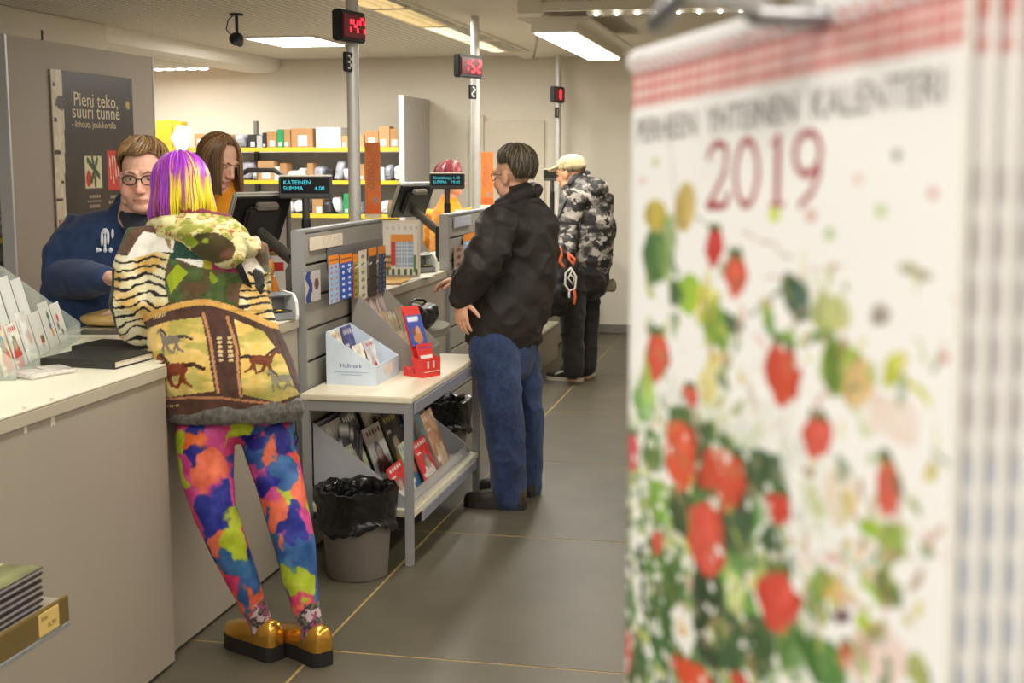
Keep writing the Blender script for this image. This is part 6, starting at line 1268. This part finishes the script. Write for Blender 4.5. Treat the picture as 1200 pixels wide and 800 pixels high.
# ================================================================= CALENDARS on the peg rack
cTL = V3(-.09547, .80896, 1.67789); cR = V3(.50198, -.86380, .04314); cV = V3(.00658, -.04606, -.99892); cN = V3(.86485, .50172, -.01744)   # right, down, away from the shopper
CW, T0, T1 = .314, -.027, .410
CAL = [
 ('L',(78,120,60),35.8,85.9,16.3,16.8,30),('L',(190,170,70),35.1,62.3,15.2,8.9,0),('L',(205,180,105),74.5,58.2,12.7,14.1,35),('g',(120,150,70),53.1,80.7,11.2,19.3,10),('L',(150,190,50),78.3,106.0,14.7,11.3,-10),
 ('y',(225,215,60),101.3,109.3,15.8,10.1,0),('L',(120,160,55),114.7,122.0,17.1,13.5,20),('L',(70,105,55),61.9,106.8,8.8,8.6,0),('L',(60,85,60),133.6,118.4,9.1,5.3,0),('L',(55,85,65),192.5,100.7,15.2,8.8,30),
 ('L',(190,195,130),224.0,105.9,16.5,9.2,0),('L',(95,140,50),219.5,117.8,9.9,3.9,0),('L',(150,180,60),234.1,129.8,17.4,11.4,0),('L',(215,180,120),246.6,135.9,12.9,9.7,0),('L',(110,140,60),227.2,130.5,6.9,11.5,0),
 ('L',(200,205,60),272.8,125.7,6.0,8.5,35),('L',(215,215,60),289.1,134.4,12.3,2.1,30),('L',(90,150,70),168.7,113.7,4.2,6.7,0),('L',(110,165,70),181.4,119.7,14.2,2.9,0),('s',(150,140,100),286.6,84.6,10.1,1.7,20),
 ('s',(105,90,70),263.7,103.3,6.1,5.0,0),('p',(235,200,180),273.8,147.0,17.6,10.0,0),('g',(170,195,110),255.3,154.1,5.1,2.9,0),('L',(140,190,110),22.6,172.5,17.0,13.3,0),('L',(90,130,60),35.7,201.2,14.2,13.1,0),
 ('L',(170,200,90),28.3,156.5,9.7,15.2,0),('y',(215,200,80),105.9,152.5,11.8,11.9,0),('y',(215,190,80),115.3,137.8,9.6,5.4,0),('d',(60,85,50),107.0,184.6,32.6,11.1,0),('d',(50,75,45),123.0,213.9,34.9,25.0,0),
 ('d',(55,85,50),163.3,188.4,24.8,11.1,0),('d',(55,80,45),77.0,228.2,21.2,14.5,0),('L',(130,180,70),48.5,229.1,20.6,13.0,0),('L',(100,150,80),153.6,212.0,12.2,11.3,0),('L',(95,140,70),145.4,231.5,17.7,15.0,0),
 ('L',(85,130,60),43.7,265.7,18.6,17.2,0),('L',(70,105,50),67.5,279.6,15.4,24.7,10),('L',(110,160,70),134.4,263.6,30.6,16.3,0),('L',(200,215,140),140.9,259.5,12.7,8.9,30),('d',(45,70,40),110.4,277.3,21.5,28.1,0),
 ('L',(60,100,50),50.7,299.5,20.6,27.9,-15),('L',(50,80,45),130.5,285.4,24.0,18.2,0),('L',(60,90,50),166.8,276.4,15.2,17.3,0),('L',(95,135,70),195.5,263.4,13.9,16.6,0),('L',(80,125,60),226.1,266.1,20.9,11.1,0),
 ('L',(120,160,90),217.6,240.5,13.0,8.0,0),('L',(130,165,80),221.0,233.6,11.4,8.7,0),('L',(150,175,80),276.4,198.8,10.7,9.3,0),('L',(100,120,60),274.3,219.4,10.8,8.0,0),('L',(160,195,60),260.6,196.9,11.2,3.7,0),
 ('L',(175,200,60),259.4,240.3,8.9,5.2,0),('L',(160,200,60),261.8,222.7,8.8,3.7,30),('L',(110,160,90),298.5,196.1,4.4,3.1,0),('L',(215,210,70),302.0,165.3,4.4,4.8,20),('p',(225,190,150),236.8,186.8,13.4,13.0,0),
 ('g',(190,200,130),215.6,194.9,7.3,6.3,0),('y',(225,205,90),243.6,187.3,6.6,4.5,0),('o',(235,165,80),248.0,209.2,6.6,3.8,0),('y',(230,195,100),235.2,229.8,12.3,6.2,0),('o',(225,150,60),231.9,234.6,8.3,3.9,0),
 ('d',(90,60,70),239.2,240.4,9.5,4.6,0),('p',(235,180,165),272.6,248.6,15.6,13.2,0),('L',(170,180,110),296.6,248.8,8.9,7.0,0),('d',(60,90,55),177.5,223.9,11.4,8.4,0),('L',(70,110,60),0.4,298.0,10.5,14.0,0),
 ('L',(60,90,50),14.4,331.5,17.6,16.0,0),('L',(175,200,130),253.6,255.4,9.1,7.6,0),('b',(200,55,50),110.2,79.5,9.7,10.8,0),('b',(220,90,70),133.6,93.0,13.6,11.8,5),('b',(215,75,55),40.0,143.8,16.3,15.4,0),
 ('b',(205,70,45),183.0,138.5,17.3,15.2,-5),('b',(215,85,70),215.7,164.0,12.9,10.2,-25),('b',(225,95,70),84.4,192.1,4.2,1.9,0),('b',(210,80,55),84.4,161.2,9.4,7.6,0),('b',(220,80,45),72.5,195.0,21.4,21.2,0),
 ('b',(205,70,45),122.5,200.3,26.9,18.1,-10),('b',(215,75,60),104.8,235.4,24.6,22.4,0),('b',(200,60,45),182.5,205.1,13.6,10.0,20),('b',(215,90,75),272.2,176.8,8.4,11.5,0),('b',(210,70,55),184.3,248.5,21.3,15.9,-25),
 ('b',(205,80,60),243.5,258.6,5.4,7.7,0),('b',(215,75,40),93.0,317.2,26.6,10.6,0),('b',(200,60,60),-1.4,331.1,11.9,16.2,0),('b',(205,60,80),5.7,206.2,10.2,11.5,0),('b',(205,75,60),43.3,252.5,9.4,7.1,0),
 ('b',(200,60,50),145.4,303.4,10.8,4.5,0),('b',(190,40,50),-8.6,213.9,6.7,8.0,0),('D',(100,95,85),272.1,38.6,3.0,2.1,0),('D',(195,90,80),296.9,54.7,3.3,2.0,0),('D',(235,190,180),243.8,47.5,3.9,2.2,0),
 ('D',(175,205,110),261.6,61.2,4.3,2.5,0),('D',(150,185,100),223.1,70.8,3.5,3.0,0),('D',(200,220,50),172.5,62.7,5.7,4.1,0),('D',(215,160,140),206.1,63.2,5.2,3.1,0),('D',(205,215,160),34.2,31.8,4.7,2.9,0),
 ('D',(235,200,195),16.3,42.1,4.9,2.5,0),('D',(200,90,80),307.7,118.0,3.7,2.3,0),('D',(200,80,80),316.9,212.4,2.6,2.0,0),('D',(110,160,90),298.5,196.1,3.9,2.8,0),('D',(190,210,120),288.6,228.1,2.9,1.8,0),
 ('l',(150,120,110),49.5,3.8,62.5,56.7,0.48,0),('l',(120,140,110),87.4,63.8,110.8,69.6,0.6000000000000001,0),('l',(60,85,60),151.5,112.8,188.4,96.1,1.0,0),('l',(190,150,130),168.0,95.0,235.5,84.5,0.48,0),('l',(150,90,60),191.7,81.9,140.9,70.3,0.4,0),
 ('F',(240,238,230),79.1,293.7,14.0,14.6,0),('F',(238,238,230),41.2,185.1,7.1,4.0,0),('F',(240,238,230),143.9,145.8,8.0,5.2,0),('F',(240,238,230),157.7,159.3,8.6,5.1,0),('F',(240,238,230),139.9,161.7,7.2,6.1,0),
 ('F',(240,238,230),197.4,215.1,9.2,6.5,0),('F',(240,238,230),209.4,224.5,8.9,5.6,0),('F',(240,238,230),241.2,208.9,9.4,5.3,0),('F',(240,238,230),258.3,216.1,8.9,5.2,0),('F',(240,238,230),261.0,204.2,7.5,5.2,0),
 ('F',(240,238,230),206.1,237.6,10.5,5.7,0),('F',(240,238,230),238.2,217.4,8.1,4.6,0),('F',(240,238,230),232.1,238.5,6.9,3.9,0),('F',(240,238,230),121.0,159.7,7.6,5.4,0),('F',(240,238,230),117.1,187.6,6.8,6.4,0),
 ('F',(240,238,230),170.9,165.9,6.6,3.8,0),('F',(240,238,230),187.1,159.4,5.5,3.3,0)]
def blend(g, m, col, a=1.0): m = np.clip(m, 0, 1)[:, None] * a; g[:] = g * (1 - m) + np.asarray(col, float) * m
def cal_paint(X, Y):
    s = X * CW * 1000; t = (T0 + Y * (T1 - T0)) * 1000; N = len(s); s0, t0 = s, t; wq = np.clip((t - 55) / 30., 0, 1); s = s + wq * 9 * (fbm(np.c_[s / 9., t / 9., s * 0 + 2], 3) - .5); t = t + wq * 9 * (fbm(np.c_[s / 9. + 40, t / 9., s * 0 + 6], 3) - .5); g = np.tile(V3(252, 250, 247), (N, 1))
    # red gingham band
    b_ = t < 0; a1 = ((s / 9.) % 1 < .5) * 1.0; a2 = (((t + 27) / 6.6) % 1 < .5) * 1.0; k = (.06 + .38 * a1 + .38 * a2) * b_; blend(g, k, (206, 66, 56)); blend(g, (np.abs((s / 9.) % 1 - .75) < .05) & b_, (190, 60, 50), .5)
    rnd = random.Random(5)
    inwreath = (s < 250 - (t < 110) * 60) & (t > 120)
    n = fbm(np.c_[s / 12., t / 12., s * 0], 3); n2 = fbm(np.c_[s / 7. + 5, t / 7., s * 0], 2)
    lowb = np.clip((t - 150) / 90., 0, 1) * np.clip((235 - s) / 70., 0, 1)
    blend(g, (n > .5) * lowb, (92, 130, 66), .8); blend(g, (n2 > .62) * lowb, (196, 202, 110), .8); blend(g, (n < .36) * lowb, (54, 78, 46), .8)
    for pass_ in ('L', 'd', 'g', 'y', 'o', 'p', 's', 'l', 'b', 'F', 'D'):
        for e in CAL:
            if e[0] != pass_: continue
            ty, col, a, b, c_, d_, an = e[:7]; col = np.array(col, float)
            if ty == 'l': blend(g, onseg(s, t, a, b, c_, d_, an) * 1.0, col, .7); continue
            q = inell(s, t, a, b, max(c_, 2.2), max(d_, 2.2), an); w_ = np.clip((1.15 - q) / .3, 0, 1)
            if not w_.any(): continue
            if ty in 'Ld':
                dx = (s - a) / max(c_, 2.2); sh = col + (dx * 16)[:, None] + ((n - .5) * 60)[:, None]; wv = np.clip(w_ * (.8 + .4 * n2), 0, 1); g[:] = g * (1 - wv[:, None]) + sh * wv[:, None]
                blend(g, (np.abs(dx) < .06) * w_, col + 30, .5)
            elif ty == 'b':
                dx = (s - a) / max(c_, 2.2); dy = (t - b) / max(d_, 2.2); w_ = np.clip((1.08 - q - np.clip(dy, 0, 1) * .25 * np.abs(dx)) / .2, 0, 1)
                sh = col - (dx * dx * 26)[:, None] + (np.exp(-((dx - .3) ** 2 + (dy + .2) ** 2) / .08) * 46)[:, None] + ((n2 - .5) * 26)[:, None]; g[:] = g * (1 - w_[:, None]) + sh * w_[:, None]
                blend(g, ((s * .55) % 1 < .18) * ((t * .4) % 1 < .2) * (q < .8), (236, 180, 110), .6)
                for k in (-1, 0, 1): blend(g, inell(s, t, a + k * c_ * .45, b - d_ * .98, c_ * .28, d_ * .22, k * 35) < 1, (74, 112, 58))
            elif ty == 'F':
                for k in range(5): an_ = k * 72; blend(g, np.clip((1.2 - inell(s, t, a + c_ * .6 * math.cos(R(an_)), b + d_ * .6 * math.sin(R(an_)), c_ * .5, d_ * .42)) / .3, 0, 1), (244, 242, 236))
                blend(g, inell(s, t, a, b, c_ * .28, d_ * .28) < 1, (232, 172, 60))
            else: blend(g, np.clip(w_ * (.35 + .9 * n2), 0, 1), col, .5 if ty == 'p' else .85)
    els = [e for e in CAL if e[0] in 'Lbdy' and e[3] > 80]
    for _ in range(420):   # sprigs between the fruit
        e = els[rnd.randrange(len(els))]; a = e[2] + rnd.gauss(0, 14); b = e[3] + rnd.gauss(0, 16)
        if b < 85: continue
        col = [(120, 150, 80), (170, 185, 90), (215, 205, 110), (205, 160, 140), (160, 130, 90), (90, 120, 80), (225, 180, 165)][rnd.randrange(7)]
        blend(g, np.clip((1.2 - inell(s, t, a, b, rnd.uniform(1.2, 3.2), rnd.uniform(2.5, 8), rnd.uniform(-70, 70))) / .5, 0, 1), col, rnd.uniform(.35, .8))
    for e in CAL:
        if e[0] == 'b':
            q = inell(s, t, e[2], e[3], max(e[4], 2.2) * .8, max(e[5], 2.2) * .8, e[6]); blend(g, np.clip((1.1 - q) / .3, 0, 1), np.array(e[1], float) + 8, .55)
    for _ in range(260):   # tiny blossoms
        a = rnd.uniform(0, 60) if rnd.random() < .45 else rnd.uniform(60, 225); b = rnd.uniform(170, 400) if a < 60 else rnd.uniform(120, 400); r_ = rnd.uniform(1.2, 3.0); blend(g, np.clip((1.2 - inell(s, t, a, b, r_ * 1.2, r_)) / .4, 0, 1), (246, 244, 236), .9)
    # year
    st_ = []
    def stroke(pts, w0):
        for i in range(len(pts) - 1): st_.append((*pts[i], *pts[i + 1], w0))
    for ox, ch in ((101, '2'), (132, '0'), (163, '1'), (190, '9')):
        if ch == '2': stroke([(ox + 1 + 11 - 11 * math.cos(a), 33 - 7.5 * math.sin(a)) for a in np.linspace(.1, 2.6, 14)] + [(ox + 20, 40), (ox + 11, 49), (ox + 2, 57)], 1.5); stroke([(ox + 1, 57.3), (ox + 22, 57.3), (ox + 24, 52)], 1.6)
        if ch == '0': stroke([(ox + 12 - 11.5 * math.cos(a), 41.5 - 16 * math.sin(a)) for a in np.linspace(0, 6.284, 40)], 1.55)
        if ch == '1': stroke([(ox + 12, 26), (ox + 12, 57)], 2.0); stroke([(ox + 6, 29), (ox + 12, 26)], 1.0); stroke([(ox + 6, 57.6), (ox + 18, 57.6)], .9)
        if ch == '9': stroke([(ox + 12 - 11 * math.cos(a), 34.5 - 9.5 * math.sin(a)) for a in np.linspace(0, 6.284, 34)], 1.55); stroke([(ox + 23, 35), (ox + 22, 44), (ox + 17, 52), (ox + 7, 58)], 1.4)
    for q in st_: blend(g, onseg(s, t, *q[:4], q[4] * 1.25) * 1.0, (168, 40, 44), 1)
    return np.clip(g, 0, 255)
mv_cal = MV('calendar_print', .38, spec=.5)
gmat = M('calendar_paper_edge', (232, 228, 222), .6)
def calendar(o, label, detail):
    t = thing('wall_calendar', label, 'calendar', tuple(o), 0, 'calendars hanging on the peg')
    if detail: printed('cover', CW, T1 - T0, 300, 420, cal_paint, mv_cal, t, cV * T0, cR, -cV, thick=.0012)
    else: printed('cover', CW, T1 - T0, 60, 100, back_paint, mv_cal, t, cV * T0, cR, -cV, thick=.0012)
    MB().prism([(.001, T0 + .002), (CW - .001, T0 + .002), (CW - .001, T1 - .002), (.001, T1 - .002)], .0035, (cN * .0016, cR, cV, cN)).build('page_block', gmat, t)
    if detail:
        ink = M('grey_title_ink', (150, 144, 142), .6)
        text('title_lettering', 'PERHEEN  YHTEINEN  KALENTERI', .0195, ink, t, cR * .008 + cV * .0195 - cN * .0002, cR, -cV, off=.0006, sx=1.01)
    rm = M('white_wire_binding', (246, 246, 246), .35, .0)
    me = None; nr = 28
    for k in range(nr):
        if me is None: r_ = MB().tube([cN * (.002 + .0075 * math.cos(a)) + cV * (T0 - .001 + .0065 * math.sin(a)) for a in np.linspace(0, 2 * math.pi, 15)], [.0016] * 15, 6, dome=False).build('binding_ring', rm, t, smooth=True); me = r_.data
        else: r_ = new_obj('binding_ring', me, None, t)
        r_.location = tuple(cR * (.008 + k * (CW - .016) / (nr - 1)))
    return t
def back_paint(X, Y):
    s = X * CW * 1000; t = (T0 + Y * (T1 - T0)) * 1000; g = np.tile(V3(248, 246, 244), (len(s), 1)); b_ = t < 0
    k = (.16 + .36 * ((s / 6.2) % 1 < .5) + .36 * (((t + 27) / 6.2) % 1 < .5)) * b_; blend(g, k, (206, 66, 56))
    e_ = (s > CW * 1000 - 12) & (t > 40); blend(g, (((t / 22.) % 1 < .55) & e_) * 1.0, (206, 210, 218), .8); blend(g, (e_ & (((t / 22.) % 1 < .55)) & ((t < 160))) * 1.0, (226, 214, 204), .5)
    return g
calendar(cTL, 'wall calendar for 2019 with strawberry cover and red gingham top, in front of its stack', True)
for k in range(1, 7): calendar(cTL + cN * .0082 * k + cR * .0035 * k, 'wall calendar behind the strawberry 2019 cover, only its gridded edge showing', False)
# rack that carries them
base = cTL + cN * .34
rk = thing('calendar_rack', 'peg rack panel standing behind the hanging calendars', 'rack', (base[0] + cR[0] * .30, base[1] + cR[1] * .30, 0)); o_ = V3(*rk.location); h3 = nrm(cR * V3(1, 1, 0)); n3 = nrm(cN * V3(1, 1, 0))
def slab(mb, a0, a1, d0, d1, z0, z1): v = [o_ * 0 + h3 * a + n3 * d + V3(0, 0, z) for z in (z0, z1) for d in (d0, d1) for a in (a0, a1)]; return mb.add(v, [(0, 2, 3, 1), (4, 5, 7, 6), (0, 1, 5, 4), (2, 6, 7, 3), (0, 4, 6, 2), (1, 3, 7, 5)])
slab(MB(), -.22, .75, .0, .03, .08, 1.74).build('panel', grey_lam, rk)
slab(MB(), -.26, -.22, -.005, .035, 0, 1.76).build('upright', alu, rk); slab(MB(), .75, .79, -.005, .035, 0, 1.76).build('upright', alu, rk)
slab(MB(), -.26, .79, -.12, .16, 0, .07).build('foot', alu, rk)
pm = M('peg_steel', (150, 150, 152), .3, .7); P0 = cTL + cR * .215 + cV * -.024 - o_
pk = MB(); dz = V3(0, 0, .0)
pk.tube([P0 + cN * .34, P0 + cN * .02, P0 - cN * .035, P0 - cN * .045 + V3(0, 0, .008), P0 - cN * .047 + V3(0, 0, .022)], [.005] * 5, 10)
pk.build('peg', pm, rk, smooth=True)
MB().tube([P0 + cN * .33 + V3(0, 0, .02), P0 - cN * .03 + V3(0, 0, .021), P0 - cN * .06 + V3(0, 0, .012) - cR * .02, P0 - cN * .062 + V3(0, 0, .002) - cR * .045, P0 - cN * .05 + V3(0, 0, .018) - cR * .055, P0 - cN * .02 + V3(0, 0, .025) - cR * .035], [.005] * 6, 8).build('label_wire', pm, rk, smooth=True)
MB().ell(P0 - cN * .05 + V3(0, 0, .014) - cR * .012, (.014, .014, .010)).ell(P0 - cN * .05 + V3(0, 0, .010) + cR * .016, (.015, .014, .012)).build('peg_stop', M('clear_white_plastic', (226, 226, 228), .3), rk, smooth=True)
MB().tube([P0 + o_ * 0 - cR * .03 + cV * .012 + cN * .002, P0 + cN * .002 + cV * -.002, P0 + cR * .03 + cV * .012 + cN * .002], [.0018] * 3, 8).build('hanger_wire', pm, rk, smooth=True)
